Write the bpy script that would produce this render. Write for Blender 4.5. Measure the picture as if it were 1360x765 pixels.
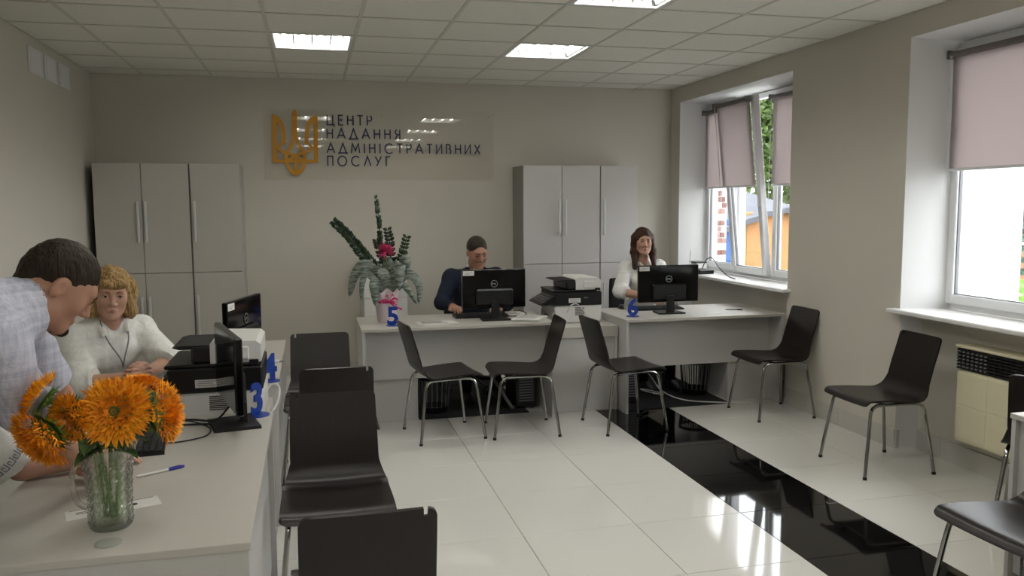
import bpy, math, random
import numpy as np
from mathutils import Vector, Matrix, noise as mnoise
for o in list(bpy.data.objects): bpy.data.objects.remove(o, do_unlink=True)
scene = bpy.context.scene
COL = scene.collection
PI = math.pi
rnd = random.Random(7)

# ------------------------------------------------------------ camera, sky, exposure
F_PX, YAW, PITCH, ROLL, CAM_H = 1090.6, math.radians(13.765), math.radians(5.753), math.radians(-0.355), 1.645
FWD = np.array([math.sin(YAW)*math.cos(PITCH), math.cos(YAW)*math.cos(PITCH), -math.sin(PITCH)])
_r = np.array([math.cos(YAW), -math.sin(YAW), 0.0]); _u = np.cross(_r, FWD)
RGT = math.cos(ROLL)*_r + math.sin(ROLL)*_u
UPV = -math.sin(ROLL)*_r + math.cos(ROLL)*_u
cam_data = bpy.data.cameras.new('camera'); cam = bpy.data.objects.new('camera', cam_data); COL.objects.link(cam)
cam_data.sensor_width = 36.0; cam_data.lens = 36.0*F_PX/1360.0; cam_data.clip_start = 0.05; cam_data.clip_end = 300
cam.matrix_world = Matrix(((RGT[0], UPV[0], -FWD[0], 0), (RGT[1], UPV[1], -FWD[1], 0), (RGT[2], UPV[2], -FWD[2], CAM_H), (0, 0, 0, 1)))
scene.camera = cam

SKY_STRENGTH = 4.8
TUBE_STRENGTH = 21.0
world = bpy.data.worlds.new('overcast_sky'); scene.world = world; world.use_nodes = True
_bg = world.node_tree.nodes['Background']
_bg.inputs['Color'].default_value = (0.93, 0.97, 1.0, 1); _bg.inputs['Strength'].default_value = SKY_STRENGTH
vs = scene.view_settings
scene.display_settings.display_device = 'sRGB'
vs.view_transform = 'Standard'; vs.look = 'None'; vs.gamma = 1.0; vs.exposure = 0.80; vs.use_curve_mapping = False

def px_ray(x, y): return (x-680)/F_PX*RGT - (y-382.5)/F_PX*UPV + FWD
def at_y(x, y, Y): d = px_ray(x, y); return np.array([0, 0, CAM_H]) + d*(Y/d[1])
def at_x(x, y, X): d = px_ray(x, y); return np.array([0, 0, CAM_H]) + d*(X/d[0])
def at_z(x, y, Z): d = px_ray(x, y); return np.array([0, 0, CAM_H]) + d*((Z-CAM_H)/d[2])

# ------------------------------------------------------------ materials
def lin(c):
    if isinstance(c, str): c = tuple(int(c[i:i+2], 16)/255 for i in (0, 2, 4))
    return tuple((v/12.92 if v <= 0.04045 else ((v+0.055)/1.055)**2.4) for v in c) + (1.0,)
MATS = {}
def M(name, col, rough=0.5, metal=0.0, spec=0.5, var=0.0, vscale=8.0, bump=0.0, bscale=60.0, coat=0.0, stretch=None, emit=0.0, trans=0.0, ior=1.45, alpha=1.0, sheen=0.0, sss=0.0):
    if name in MATS: return MATS[name]
    m = bpy.data.materials.new(name); m.use_nodes = True; nt = m.node_tree; b = nt.nodes['Principled BSDF']
    c = lin(col); b.inputs['Base Color'].default_value = c
    b.inputs['Roughness'].default_value = rough; b.inputs['Metallic'].default_value = metal
    b.inputs['Specular IOR Level'].default_value = spec; b.inputs['Coat Weight'].default_value = coat
    b.inputs['IOR'].default_value = ior; b.inputs['Transmission Weight'].default_value = trans
    if sheen: b.inputs['Sheen Weight'].default_value = sheen
    if sss:
        b.inputs['Subsurface Weight'].default_value = sss; b.inputs['Subsurface Radius'].default_value = (0.012, 0.005, 0.003); b.inputs['Subsurface Scale'].default_value = 1.0
    if emit: b.inputs['Emission Color'].default_value = c; b.inputs['Emission Strength'].default_value = emit
    if var or bump:
        tc = nt.nodes.new('ShaderNodeTexCoord'); mp = nt.nodes.new('ShaderNodeMapping')
        nt.links.new(tc.outputs['Object'], mp.inputs['Vector'])
        if stretch: mp.inputs['Scale'].default_value = stretch
    if var:
        n = nt.nodes.new('ShaderNodeTexNoise'); n.inputs['Scale'].default_value = vscale; n.inputs['Detail'].default_value = 4
        nt.links.new(mp.outputs['Vector'], n.inputs['Vector'])
        r = nt.nodes.new('ShaderNodeMapRange'); r.inputs['From Min'].default_value = .25; r.inputs['From Max'].default_value = .75
        r.inputs['To Min'].default_value = 1-var; r.inputs['To Max'].default_value = 1+var
        nt.links.new(n.outputs['Fac'], r.inputs['Value'])
        mx = nt.nodes.new('ShaderNodeVectorMath'); mx.operation = 'SCALE'; mx.inputs[0].default_value = c[:3]
        nt.links.new(r.outputs['Result'], mx.inputs['Scale']); nt.links.new(mx.outputs['Vector'], b.inputs['Base Color'])
    if bump:
        n2 = nt.nodes.new('ShaderNodeTexNoise'); n2.inputs['Scale'].default_value = bscale; n2.inputs['Detail'].default_value = 3
        nt.links.new(mp.outputs['Vector'], n2.inputs['Vector'])
        bp = nt.nodes.new('ShaderNodeBump'); bp.inputs['Strength'].default_value = bump; bp.inputs['Distance'].default_value = 0.01
        nt.links.new(n2.outputs['Fac'], bp.inputs['Height']); nt.links.new(bp.outputs['Normal'], b.inputs['Normal'])
    MATS[name] = m
    return m
def shader_mat(name, fn):
    if name in MATS: return MATS[name]
    m = bpy.data.materials.new(name); m.use_nodes = True; nt = m.node_tree
    for n in list(nt.nodes):
        if n.type != 'OUTPUT_MATERIAL': nt.nodes.remove(n)
    out = [n for n in nt.nodes if n.type == 'OUTPUT_MATERIAL'][0]
    nt.links.new(fn(nt), out.inputs['Surface']); MATS[name] = m
    return m
def schlick(nt, f0):
    lw_ = nt.nodes.new('ShaderNodeLayerWeight'); pw = nt.nodes.new('ShaderNodeMath'); pw.operation = 'POWER'; pw.inputs[1].default_value = 5
    nt.links.new(lw_.outputs['Facing'], pw.inputs[0]); ma = nt.nodes.new('ShaderNodeMath'); ma.operation = 'MULTIPLY_ADD'; ma.inputs[1].default_value = 1-f0; ma.inputs[2].default_value = f0
    nt.links.new(pw.outputs[0], ma.inputs[0]); return ma.outputs[0]
def _pane(nt, tint=(1, 1, 1, 1), boost=1.0):
    t = nt.nodes.new('ShaderNodeBsdfTransparent'); t.inputs['Color'].default_value = tint
    g = nt.nodes.new('ShaderNodeBsdfGlossy'); g.inputs['Roughness'].default_value = 0.0
    mx = nt.nodes.new('ShaderNodeMixShader'); nt.links.new(schlick(nt, .04*boost), mx.inputs['Fac'])
    nt.links.new(t.outputs[0], mx.inputs[1]); nt.links.new(g.outputs[0], mx.inputs[2])
    return mx.outputs[0]
shader_mat('window_glass', lambda nt: _pane(nt))
shader_mat('acrylic', lambda nt: _pane(nt, (0.995, 0.995, 0.985, 1), 1.0))
def _blind(nt):
    tc = nt.nodes.new('ShaderNodeTexCoord'); w = nt.nodes.new('ShaderNodeTexNoise'); w.inputs['Scale'].default_value = 260
    nt.links.new(tc.outputs['Object'], w.inputs['Vector'])
    bp = nt.nodes.new('ShaderNodeBump'); bp.inputs['Strength'].default_value = .15; nt.links.new(w.outputs['Fac'], bp.inputs['Height'])
    d = nt.nodes.new('ShaderNodeBsdfDiffuse'); d.inputs['Color'].default_value = lin('c2bcbb')
    t = nt.nodes.new('ShaderNodeBsdfTranslucent'); t.inputs['Color'].default_value = lin('bfb6b5')
    for s in (d, t): nt.links.new(bp.outputs['Normal'], s.inputs['Normal'])
    mx = nt.nodes.new('ShaderNodeMixShader'); mx.inputs['Fac'].default_value = .55
    nt.links.new(d.outputs[0], mx.inputs[1]); nt.links.new(t.outputs[0], mx.inputs[2]); return mx.outputs[0]
shader_mat('blind_fabric', _blind)
def _leafmat(col, tcol, fac=.3):
    def fn(nt):
        p = nt.nodes.new('ShaderNodeBsdfPrincipled'); p.inputs['Base Color'].default_value = lin(col); p.inputs['Roughness'].default_value = .45
        t = nt.nodes.new('ShaderNodeBsdfTranslucent'); t.inputs['Color'].default_value = lin(tcol)
        tc = nt.nodes.new('ShaderNodeTexCoord'); n = nt.nodes.new('ShaderNodeTexNoise'); n.inputs['Scale'].default_value = 3
        nt.links.new(tc.outputs['Object'], n.inputs['Vector'])
        r = nt.nodes.new('ShaderNodeMapRange'); r.inputs['From Min'].default_value = .3; r.inputs['From Max'].default_value = .7; r.inputs['To Min'].default_value = .6; r.inputs['To Max'].default_value = 1.4
        nt.links.new(n.outputs['Fac'], r.inputs['Value'])
        s = nt.nodes.new('ShaderNodeVectorMath'); s.operation = 'SCALE'; s.inputs[0].default_value = lin(col)[:3]
        nt.links.new(r.outputs['Result'], s.inputs['Scale']); nt.links.new(s.outputs['Vector'], p.inputs['Base Color'])
        mx = nt.nodes.new('ShaderNodeMixShader'); mx.inputs['Fac'].default_value = fac
        nt.links.new(p.outputs[0], mx.inputs[1]); nt.links.new(t.outputs[0], mx.inputs[2]); return mx.outputs[0]
    return fn
shader_mat('tree_leaf', _leafmat('55693a', '748f42')); shader_mat('bush_leaf', _leafmat('6f9a4a', '93c060')); shader_mat('spruce_needle', _leafmat('54695a', '6d8570', .15))
def _cloth(nt, c1, c2, s1, rough=.9, wr=.35):
    # woven cloth: two crossed stripe sets and soft creases
    p = nt.nodes.new('ShaderNodeBsdfPrincipled'); p.inputs['Roughness'].default_value = rough; p.inputs['Specular IOR Level'].default_value = .15
    tc = nt.nodes.new('ShaderNodeTexCoord')
    a = nt.nodes.new('ShaderNodeTexNoise'); b = nt.nodes.new('ShaderNodeTexNoise')
    for n, sc in ((a, (3, 3, s1)), (b, (s1, s1*.6, 3))):
        mp = nt.nodes.new('ShaderNodeMapping'); mp.inputs['Scale'].default_value = sc; nt.links.new(tc.outputs['Object'], mp.inputs['Vector'])
        nt.links.new(mp.outputs['Vector'], n.inputs['Vector']); n.inputs['Scale'].default_value = 1; n.inputs['Detail'].default_value = 3
    ad = nt.nodes.new('ShaderNodeMath'); ad.operation = 'ADD'; nt.links.new(a.outputs['Fac'], ad.inputs[0]); nt.links.new(b.outputs['Fac'], ad.inputs[1])
    r = nt.nodes.new('ShaderNodeMapRange'); r.inputs['From Min'].default_value = .75; r.inputs['From Max'].default_value = 1.25
    nt.links.new(ad.outputs[0], r.inputs['Value'])
    mx = nt.nodes.new('ShaderNodeMix'); mx.data_type = 'RGBA'; mx.inputs[6].default_value = lin(c1); mx.inputs[7].default_value = lin(c2)
    nt.links.new(r.outputs['Result'], mx.inputs[0]); nt.links.new(mx.outputs[2], p.inputs['Base Color'])
    n = nt.nodes.new('ShaderNodeTexNoise'); n.inputs['Scale'].default_value = 14; n.inputs['Detail'].default_value = 3; n.inputs['Distortion'].default_value = .8
    nt.links.new(tc.outputs['Object'], n.inputs['Vector'])
    bp = nt.nodes.new('ShaderNodeBump'); bp.inputs['Strength'].default_value = wr; bp.inputs['Distance'].default_value = .03
    nt.links.new(n.outputs['Fac'], bp.inputs['Height']); nt.links.new(bp.outputs['Normal'], p.inputs['Normal'])
    return p.outputs[0]
shader_mat('lavender_linen', lambda nt: _cloth(nt, 'a3a5b4', 'c3c4ce', 90))
shader_mat('white_blouse', lambda nt: _cloth(nt, 'dcdcd8', 'e8e8e4', 60))
shader_mat('navy_suit', lambda nt: _cloth(nt, '1e2430', '262d3b', 120, .8, .25))
shader_mat('dark_trousers', lambda nt: _cloth(nt, '15161a', '1c1d22', 120, .85, .25))
shader_mat('grey_skirt', lambda nt: _cloth(nt, '8f9094', '9c9da1', 80, .85, .3))
def _hair(nt, c1, c2):
    p = nt.nodes.new('ShaderNodeBsdfPrincipled'); p.inputs['Roughness'].default_value = .5
    p.inputs['Specular IOR Level'].default_value = .2
    tc = nt.nodes.new('ShaderNodeTexCoord'); mp = nt.nodes.new('ShaderNodeMapping'); mp.inputs['Scale'].default_value = (160, 160, 14)
    nt.links.new(tc.outputs['Object'], mp.inputs['Vector']); n = nt.nodes.new('ShaderNodeTexNoise'); n.inputs['Scale'].default_value = 1; n.inputs['Detail'].default_value = 2
    nt.links.new(mp.outputs['Vector'], n.inputs['Vector'])
    r = nt.nodes.new('ShaderNodeMapRange'); r.inputs['From Min'].default_value = .3; r.inputs['From Max'].default_value = .7; nt.links.new(n.outputs['Fac'], r.inputs['Value'])
    mx = nt.nodes.new('ShaderNodeMix'); mx.data_type = 'RGBA'; mx.inputs[6].default_value = lin(c1); mx.inputs[7].default_value = lin(c2)
    nt.links.new(r.outputs['Result'], mx.inputs[0]); nt.links.new(mx.outputs[2], p.inputs['Base Color'])
    bp = nt.nodes.new('ShaderNodeBump'); bp.inputs['Strength'].default_value = .5; bp.inputs['Distance'].default_value = .01
    nt.links.new(n.outputs['Fac'], bp.inputs['Height']); nt.links.new(bp.outputs['Normal'], p.inputs['Normal']); return p.outputs[0]
shader_mat('hair_dark', lambda nt: _hair(nt, '1f1813', '35291f'))
shader_mat('hair_brown', lambda nt: _hair(nt, '2e1d14', '4a3022'))
shader_mat('hair_greying', lambda nt: _hair(nt, '241d18', '443a31'))
shader_mat('hair_blonde', lambda nt: _hair(nt, '6b4f30', 'bb9a66'))
def _facing_brick(nt):
    p = nt.nodes.new('ShaderNodeBsdfPrincipled'); p.inputs['Roughness'].default_value = .9
    oi = nt.nodes.new('ShaderNodeObjectInfo'); cr = nt.nodes.new('ShaderNodeValToRGB')
    cr.color_ramp.elements[0].color = lin('5c3a32'); cr.color_ramp.elements[1].color = lin('80645c')
    nt.links.new(oi.outputs['Random'], cr.inputs['Fac']); nt.links.new(cr.outputs['Color'], p.inputs['Base Color']); return p.outputs[0]
shader_mat('old_brick', _facing_brick)

M('wall_paint', 'c9c4b9', .75, var=.02, vscale=1.5, bump=.06, bscale=120)
M('wall_light', 'dcdcdc', .7, bump=.05, bscale=120)
M('ceiling_tile', 'e2e0d8', .9, var=.03, vscale=40, bump=.15, bscale=160)
M('grid_metal', 'c9c7be', .5)
M('white_tile', 'dedcd6', .06, spec=.5, bump=.012, bscale=5.0)
M('black_tile', '0b0b0c', .04, spec=.5, bump=.012, bscale=5.0)
M('grout', '9a968c', .9)
M('skirting_tile', 'c4c1ba', .25)
M('laminate', 'bbb7af', .38, var=.015, vscale=30)
M('laminate_grey', 'bdbbb8', .4, var=.015, vscale=30)
M('cabinet_grey', 'b3afa8', .42, var=.015, vscale=20)
M('cabinet_edge', '8f8c86', .5)
M('cabinet_light', 'bdbab8', .42, var=.015, vscale=20)
M('brushed_metal', 'b9b9b8', .3, 1.0)
M('handle_metal', 'cdcdca', .35, .1)
M('chrome', '9a9a98', .16, 1.0)
M('wenge', '1c1614', .33, var=.25, vscale=6, stretch=(1, 18, 1), spec=.45)
M('rubber', '0f0f10', .6)
M('pvc_white', 'e3e4e6', .3)
M('sill_white', 'e4e3e0', .25)
M('blind_tube', '6c6663', .5)
M('black_plastic', '0f0f11', .32, spec=.5)
M('black_gloss', '070709', .09, spec=.5)
M('black_matte', '151517', .6)
M('screen_off', '0b0c0f', .12, spec=.5)
M('printer_white', 'd6d5d1', .4)
M('grey_plastic', '6f7072', .45)
M('paper', 'd9d7d2', .8)
M('print_grey', '8b8d92', .8)
M('print_dark', '3c3b3d', .8)
M('logo_silver', '9fa2a6', .3, .7)
M('number_blue', '0b3692', .35)
M('sign_yellow', 'c98d12', .45)
M('sign_navy', '1b1e52', .5)
M('skin_a', 'a87d67', .55, var=.05, vscale=30, sss=.08); M('skin_b', 'bd937f', .55, var=.04, vscale=30, sss=.08)
M('lips', 'a8645a', .5); M('eye_white', 'c8c2ba', .3); M('eye_dark', '1a1210', .2); M('brow_dark', '2b2018', .8); M('brow_light', '7a5c3c', .8)
M('heater_cream', 'd9d2b4', .5, var=.03, vscale=10); M('heater_black', '131313', .5)
M('mat_dark', '222325', .95, bump=.4, bscale=300)
M('office_fabric', '121214', .9, bump=.2, bscale=300)
M('cable_white', 'cfcdc8', .5); M('cable_black', '121212', .5)
M('petal', 'f7aa1c', .6, var=.14, vscale=60); M('petal_deep', 'e98c10', .65, var=.15, vscale=60); M('flower_heart', '6d5a1a', .8)
M('stem_green', '5d7a35', .55, var=.15, vscale=40); M('leaf_green', '3f5a26', .5, var=.2, vscale=30)
M('zz_leaf', '1d3019', .3, var=.15, vscale=20); M('ribbon_pink', 'c9206a', .35); M('wrap_pink', 'd6c6c9', .5, bump=.2, bscale=30); M('bromeliad_pink', 'd0477a', .5)
M('pen_blue', '1d1a86', .35); M('pen_white', 'dcdad6', .4); M('grommet_grey', '9b9d95', .5)
M('asphalt', '8a8a84', .95); M('grass', '6f8a45', .95, var=.2, vscale=4)
M('render_white', 'f2f2f2', .9); M('render_orange', '936a43', .9); M('render_yellow', '86844a', .9); M('render_blue', '33507c', .9); M('roof_grey', '4c4e54', .9, var=.15, vscale=2); M('render_peach', '8a5f45', .9); M('bark', '4d4035', .9)
def _crystal(nt):
    t = nt.nodes.new('ShaderNodeBsdfTransparent'); t.inputs['Color'].default_value = (.97, .985, .97, 1)
    g = nt.nodes.new('ShaderNodeBsdfGlossy'); g.inputs['Roughness'].default_value = .03
    r = nt.nodes.new('ShaderNodeBsdfRefraction'); r.inputs['IOR'].default_value = 1.25; r.inputs['Roughness'].default_value = .02; r.inputs['Color'].default_value = (.96, .98, .96, 1)
    m0 = nt.nodes.new('ShaderNodeMixShader'); m0.inputs['Fac'].default_value = .45
    nt.links.new(t.outputs[0], m0.inputs[1]); nt.links.new(r.outputs[0], m0.inputs[2])
    mx = nt.nodes.new('ShaderNodeMixShader'); nt.links.new(schlick(nt, .07), mx.inputs['Fac'])
    nt.links.new(m0.outputs[0], mx.inputs[1]); nt.links.new(g.outputs[0], mx.inputs[2]); return mx.outputs[0]
shader_mat('crystal', _crystal)
def _aechmea(nt):
    p = nt.nodes.new('ShaderNodeBsdfPrincipled'); p.inputs['Roughness'].default_value = .5
    tc = nt.nodes.new('ShaderNodeTexCoord'); w = nt.nodes.new('ShaderNodeTexNoise'); w.inputs['Scale'].default_value = 1; w.inputs['Detail'].default_value = 3
    mp = nt.nodes.new('ShaderNodeMapping'); mp.inputs['Scale'].default_value = (14, 14, 70); nt.links.new(tc.outputs['Object'], mp.inputs['Vector']); nt.links.new(mp.outputs['Vector'], w.inputs['Vector'])
    cr = nt.nodes.new('ShaderNodeValToRGB'); cr.color_ramp.elements[0].position = .35; cr.color_ramp.elements[0].color = lin('3f4c3c'); cr.color_ramp.elements[1].position = .65; cr.color_ramp.elements[1].color = lin('8d968e')
    nt.links.new(w.outputs['Fac'], cr.inputs['Fac']); nt.links.new(cr.outputs['Color'], p.inputs['Base Color']); return p.outputs[0]
shader_mat('aechmea_leaf', _aechmea)
M('tube_light', 'fffdf5', .5, emit=TUBE_STRENGTH); M('reflector', 'b4b4b2', .28, 0.9)
shader_mat('water', lambda nt: _pane(nt, (.93, .97, .90, 1), .5))

# ------------------------------------------------------------ geometry helpers
class G:
    def __init__(s): s.v = []; s.f = []
    def _add(s, vs_, fs):
        o = len(s.v); s.v += [tuple(map(float, p)) for p in vs_]; s.f += [tuple(i+o for i in f) for f in fs]; return s
    def box(s, x0, x1, y0, y1, z0, z1, b=0.0):
        if x0 > x1: x0, x1 = x1, x0
        if y0 > y1: y0, y1 = y1, y0
        if z0 > z1: z0, z1 = z1, z0
        if b <= 0:
            v = [(x, y, z) for z in (z0, z1) for y in (y0, y1) for x in (x0, x1)]
            return s._add(v, [(0, 2, 3, 1), (4, 5, 7, 6), (0, 1, 5, 4), (2, 6, 7, 3), (0, 4, 6, 2), (1, 3, 7, 5)])
        b = min(b, (x1-x0)*.49, (y1-y0)*.49, (z1-z0)*.49)
        lo = (x0, y0, z0); hi = (x1, y1, z1); v = []; idx = {}
        for cx in (0, 1):
            for cy in (0, 1):
                for cz in (0, 1):
                    c = (cx, cy, cz)
                    for a in range(3):
                        p = [0, 0, 0]
                        for k in range(3):
                            e = (hi[k] if c[k] else lo[k])
                            p[k] = e if k == a else (e-b if c[k] else e+b)
                        idx[(c, a)] = len(v); v.append(p)
        fs = []
        for a in range(3):
            p, q = (a+1) % 3, (a+2) % 3
            for sd in (0, 1):
                ring = []
                for (i, j) in ((0, 0), (1, 0), (1, 1), (0, 1)):
                    c = [0, 0, 0]; c[a] = sd; c[p] = i; c[q] = j; ring.append(idx[(tuple(c), a)])
                fs.append(tuple(ring if sd else ring[::-1]))
        for a in range(3):
            p, q = (a+1) % 3, (a+2) % 3
            for i in (0, 1):
                for j in (0, 1):
                    c0 = [0, 0, 0]; c0[p] = i; c0[q] = j; c1 = list(c0); c1[a] = 1
                    c0 = tuple(c0); c1 = tuple(c1)
                    f = (idx[(c0, p)], idx[(c1, p)], idx[(c1, q)], idx[(c0, q)])
                    fs.append(f if (i == j) == False else f[::-1])
        for cx in (0, 1):
            for cy in (0, 1):
                for cz in (0, 1):
                    c = (cx, cy, cz); f = (idx[(c, 0)], idx[(c, 1)], idx[(c, 2)])
                    fs.append(f if (cx+cy+cz) % 2 == 1 else f[::-1])
        return s._add(v, fs)
    def tube(s, pts, r, n=8, cap=True):
        pts = [np.array(p, float) for p in pts]; m = len(pts)
        rs = list(r) if hasattr(r, '__len__') else [r]*m
        tan = []
        for i in range(m):
            t = pts[min(i+1, m-1)]-pts[max(i-1, 0)]; tan.append(t/(np.linalg.norm(t)+1e-9))
        a = np.array([0, 0, 1.0]) if abs(tan[0][2]) < .9 else np.array([1.0, 0, 0])
        u = np.cross(tan[0], a); u /= np.linalg.norm(u); v = []
        for i in range(m):
            u = u-tan[i]*np.dot(u, tan[i]); u /= (np.linalg.norm(u)+1e-9); w = np.cross(tan[i], u)
            for k in range(n):
                an = 2*PI*k/n; v.append(pts[i]+rs[i]*(math.cos(an)*u+math.sin(an)*w))
        fs = [(i*n+k, i*n+(k+1) % n, (i+1)*n+(k+1) % n, (i+1)*n+k) for i in range(m-1) for k in range(n)]
        if cap: fs += [tuple(range(n))[::-1], tuple((m-1)*n+k for k in range(n))]
        return s._add(v, fs)
    def lathe(s, prof, n=24, c=(0, 0, 0), cap=True):
        v = []
        for (r, z) in prof:
            for k in range(n):
                a = 2*PI*k/n; v.append((c[0]+r*math.cos(a), c[1]+r*math.sin(a), c[2]+z))
        m = len(prof)
        fs = [(i*n+k, i*n+(k+1) % n, (i+1)*n+(k+1) % n, (i+1)*n+k) for i in range(m-1) for k in range(n)]
        if cap: fs += [tuple(range(n))[::-1], tuple((m-1)*n+k for k in range(n))]
        return s._add(v, fs)
    def prism(s, poly, d0, d1, ax=2):
        # poly in the plane of the two other axes (in order), extruded from d0 to d1 along ax
        n = len(poly)
        def mk(p, d):
            q = [0, 0, 0]; o = [k for k in range(3) if k != ax]; q[o[0]] = p[0]; q[o[1]] = p[1]; q[ax] = d; return q
        v = [mk(p, d0) for p in poly]+[mk(p, d1) for p in poly]
        area = sum(poly[i][0]*poly[(i+1) % n][1]-poly[(i+1) % n][0]*poly[i][1] for i in range(n))
        if ax == 1: area = -area
        fs = [tuple(range(n))[::-1], tuple(range(n, 2*n))]+[(i, (i+1) % n, n+(i+1) % n, n+i) for i in range(n)]
        if area*(d1-d0) < 0: fs = [f[::-1] for f in fs]
        return s._add(v, fs)
    def grid(s, P, thick=0.0):
        # P: 2D list of points -> surface; with thickness both sides closed
        P = np.array(P, float); a, b = P.shape[:2]
        if not thick:
            return s._add(P.reshape(-1, 3), [(i*b+j, i*b+j+1, (i+1)*b+j+1, (i+1)*b+j) for i in range(a-1) for j in range(b-1)])
        du = np.gradient(P, axis=0); dv = np.gradient(P, axis=1); nn = np.cross(dv, du); nn /= (np.linalg.norm(nn, axis=2, keepdims=True)+1e-9)
        A = (P+nn*thick/2).reshape(-1, 3); B = (P-nn*thick/2).reshape(-1, 3); k = a*b
        fs = [(i*b+j, i*b+j+1, (i+1)*b+j+1, (i+1)*b+j)[::1] for i in range(a-1) for j in range(b-1)]
        fs += [tuple(q+k for q in f[::-1]) for f in list(fs)]
        rim = [j for j in range(b)]+[i*b+b-1 for i in range(1, a)]+[(a-1)*b+j for j in range(b-2, -1, -1)]+[i*b for i in range(a-2, 0, -1)]
        for i in range(len(rim)):
            p, q = rim[i], rim[(i+1) % len(rim)]; fs.append((q, p, p+k, q+k))
        return s._add(np.vstack([A, B]), fs)
    def stroke(s, pts, w, y0, y1):
        # flat ribbon of width w in the XZ plane (mitred), extruded between y0 and y1; w may be a list
        pts = [np.array(p, float) for p in pts]; m = len(pts); ws = list(w) if hasattr(w, '__len__') else [w]*m
        L, R_ = [], []
        for i in range(m):
            t0 = pts[i]-pts[i-1] if i else pts[1]-pts[0]; t1 = pts[i+1]-pts[i] if i < m-1 else t0
            t0 = t0/np.linalg.norm(t0); t1 = t1/np.linalg.norm(t1); t = t0+t1; t /= (np.linalg.norm(t)+1e-9)
            n = np.array([-t[1], t[0]]); c = max(.35, float(np.dot(n, np.array([-t0[1], t0[0]]))))
            L.append(pts[i]+n*ws[i]/2/c); R_.append(pts[i]-n*ws[i]/2/c)
        v = []
        for i in range(m):
            for q in (L[i], R_[i]):
                for y in (y0, y1): v.append((q[0], y, q[1]))
        fs = []
        for i in range(m-1):
            a, b = i*4, (i+1)*4
            fs += [(a, b, b+2, a+2), (a+1, a+3, b+3, b+1), (a, a+1, b+1, b), (a+2, b+2, b+3, a+3)]
        fs += [(0, 2, 3, 1), ((m-1)*4, (m-1)*4+1, (m-1)*4+3, (m-1)*4+2)]
        return s._add(v, fs)
    def xf(s, mat):
        s.v = [tuple(mat @ Vector(p)) for p in s.v]; return s
    def mesh(s, name, smooth=35):
        me = bpy.data.meshes.new(name); me.from_pydata(s.v, [], s.f); me.update()
        if smooth:
            me.polygons.foreach_set('use_smooth', [True]*len(me.polygons)); me.set_sharp_from_angle(angle=math.radians(smooth))
        return me
    def build(s, name, mat, parent=None, smooth=35):
        return link(name, s.mesh(name, smooth), mat, parent)
def link(name, me, mat, parent=None):
    o = bpy.data.objects.new(name, me); COL.objects.link(o)
    if mat is not None and len(me.materials) == 0: me.materials.append(MATS[mat] if isinstance(mat, str) else mat)
    if parent is not None: o.parent = parent
    return o
def tag(o, label=None, cat=None, group=None, kind=None):
    if label: o['label'] = label
    if cat: o['category'] = cat
    if group: o['group'] = group
    if kind: o['kind'] = kind
    return o
def thing(name, label, cat, loc=(0, 0, 0), rotz=0.0, group=None, kind=None):
    o = bpy.data.objects.new(name, None); COL.objects.link(o); o.location = loc; o.rotation_euler = (0, 0, rotz); o.empty_display_size = .1
    return tag(o, label, cat, group, kind)
def dup(root, loc, rotz, label=None, group=None):
    def cp(o, par):
        c = o.copy(); COL.objects.link(c)
        if par is not None: c.parent = par
        for ch in o.children: cp(ch, c)
        return c
    r = cp(root, None); r.location = loc; r.rotation_euler = (0, 0, rotz)
    if label: r['label'] = label
    if group: r['group'] = group
    return r
def arc(cx, cz, r, a0, a1, n=10, rz=None):
    rz = r if rz is None else rz
    return [(cx+r*math.cos(math.radians(a0+(a1-a0)*i/n)), cz+rz*math.sin(math.radians(a0+(a1-a0)*i/n))) for i in range(n+1)]
def bez(p, n=12):
    # Catmull-Rom through the points
    P = [np.array(q, float) for q in p]; P = [2*P[0]-P[1]]+P+[2*P[-1]-P[-2]]; out = []
    for i in range(1, len(P)-2):
        for k in range(n):
            t = k/n; a, b, c, d = P[i-1:i+3]
            out.append(.5*((2*b)+(-a+c)*t+(2*a-5*b+4*c-d)*t*t+(-a+3*b-3*c+d)*t**3))
    out.append(P[-2]); return out
def text_mesh(txt, size, depth, offset=0.0, spacing=1.0, align='CENTER'):
    cu = bpy.data.curves.new('lettering', 'FONT'); cu.body = txt; cu.size = size; cu.extrude = depth/2; cu.offset = offset; cu.align_x = align; cu.space_character = spacing; cu.resolution_u = 4
    ob = bpy.data.objects.new('lettering_tmp', cu); COL.objects.link(ob); bpy.context.view_layer.update()
    me = bpy.data.meshes.new_from_object(ob.evaluated_get(bpy.context.evaluated_depsgraph_get()))
    bpy.data.objects.remove(ob, do_unlink=True); bpy.data.curves.remove(cu)
    return me
# ------------------------------------------------------------ the room
XL, XR, YB, YF, ZC = -1.88, 3.78, 8.24, -2.4, 2.852
XO = 4.26                                   # outer face of the window wall
def struct(o): o['kind'] = 'structure'; return o
FLOOR = struct(G().box(XL-.2, XO, YF-.2, YB+.2, -.12, -.006).build('floor', 'grout'))
TX, TY, TS = 2.19, 3.84, 0.60
def cuts(lo, hi, o, s):
    k = math.ceil((lo-o)/s); c = [lo]
    while o+k*s < hi-1e-6:
        if o+k*s > lo+1e-6: c.append(o+k*s)
        k += 1
    return c+[hi]
_tm = {}
def tile_piece(name, x0, x1, y0, y1, z0, z1, mat, parent, gap, b):
    w, d = round(x1-x0-gap, 4), round(y1-y0-gap, 4)
    if w < .02 or d < .02: return
    key = (name, w, d, mat)
    if key not in _tm:
        _tm[key] = G().box(-w/2, w/2, -d/2, d/2, z0, z1, b).mesh(name, 0); _tm[key].materials.append(MATS[mat])
    o = bpy.data.objects.new(name, _tm[key]); COL.objects.link(o); o.parent = parent; o.location = ((x0+x1)/2, (y0+y1)/2, 0)
    return o
xs = cuts(XL, XR+.14, TX, TS); ys = cuts(YF, YB, TY, TS)
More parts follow.
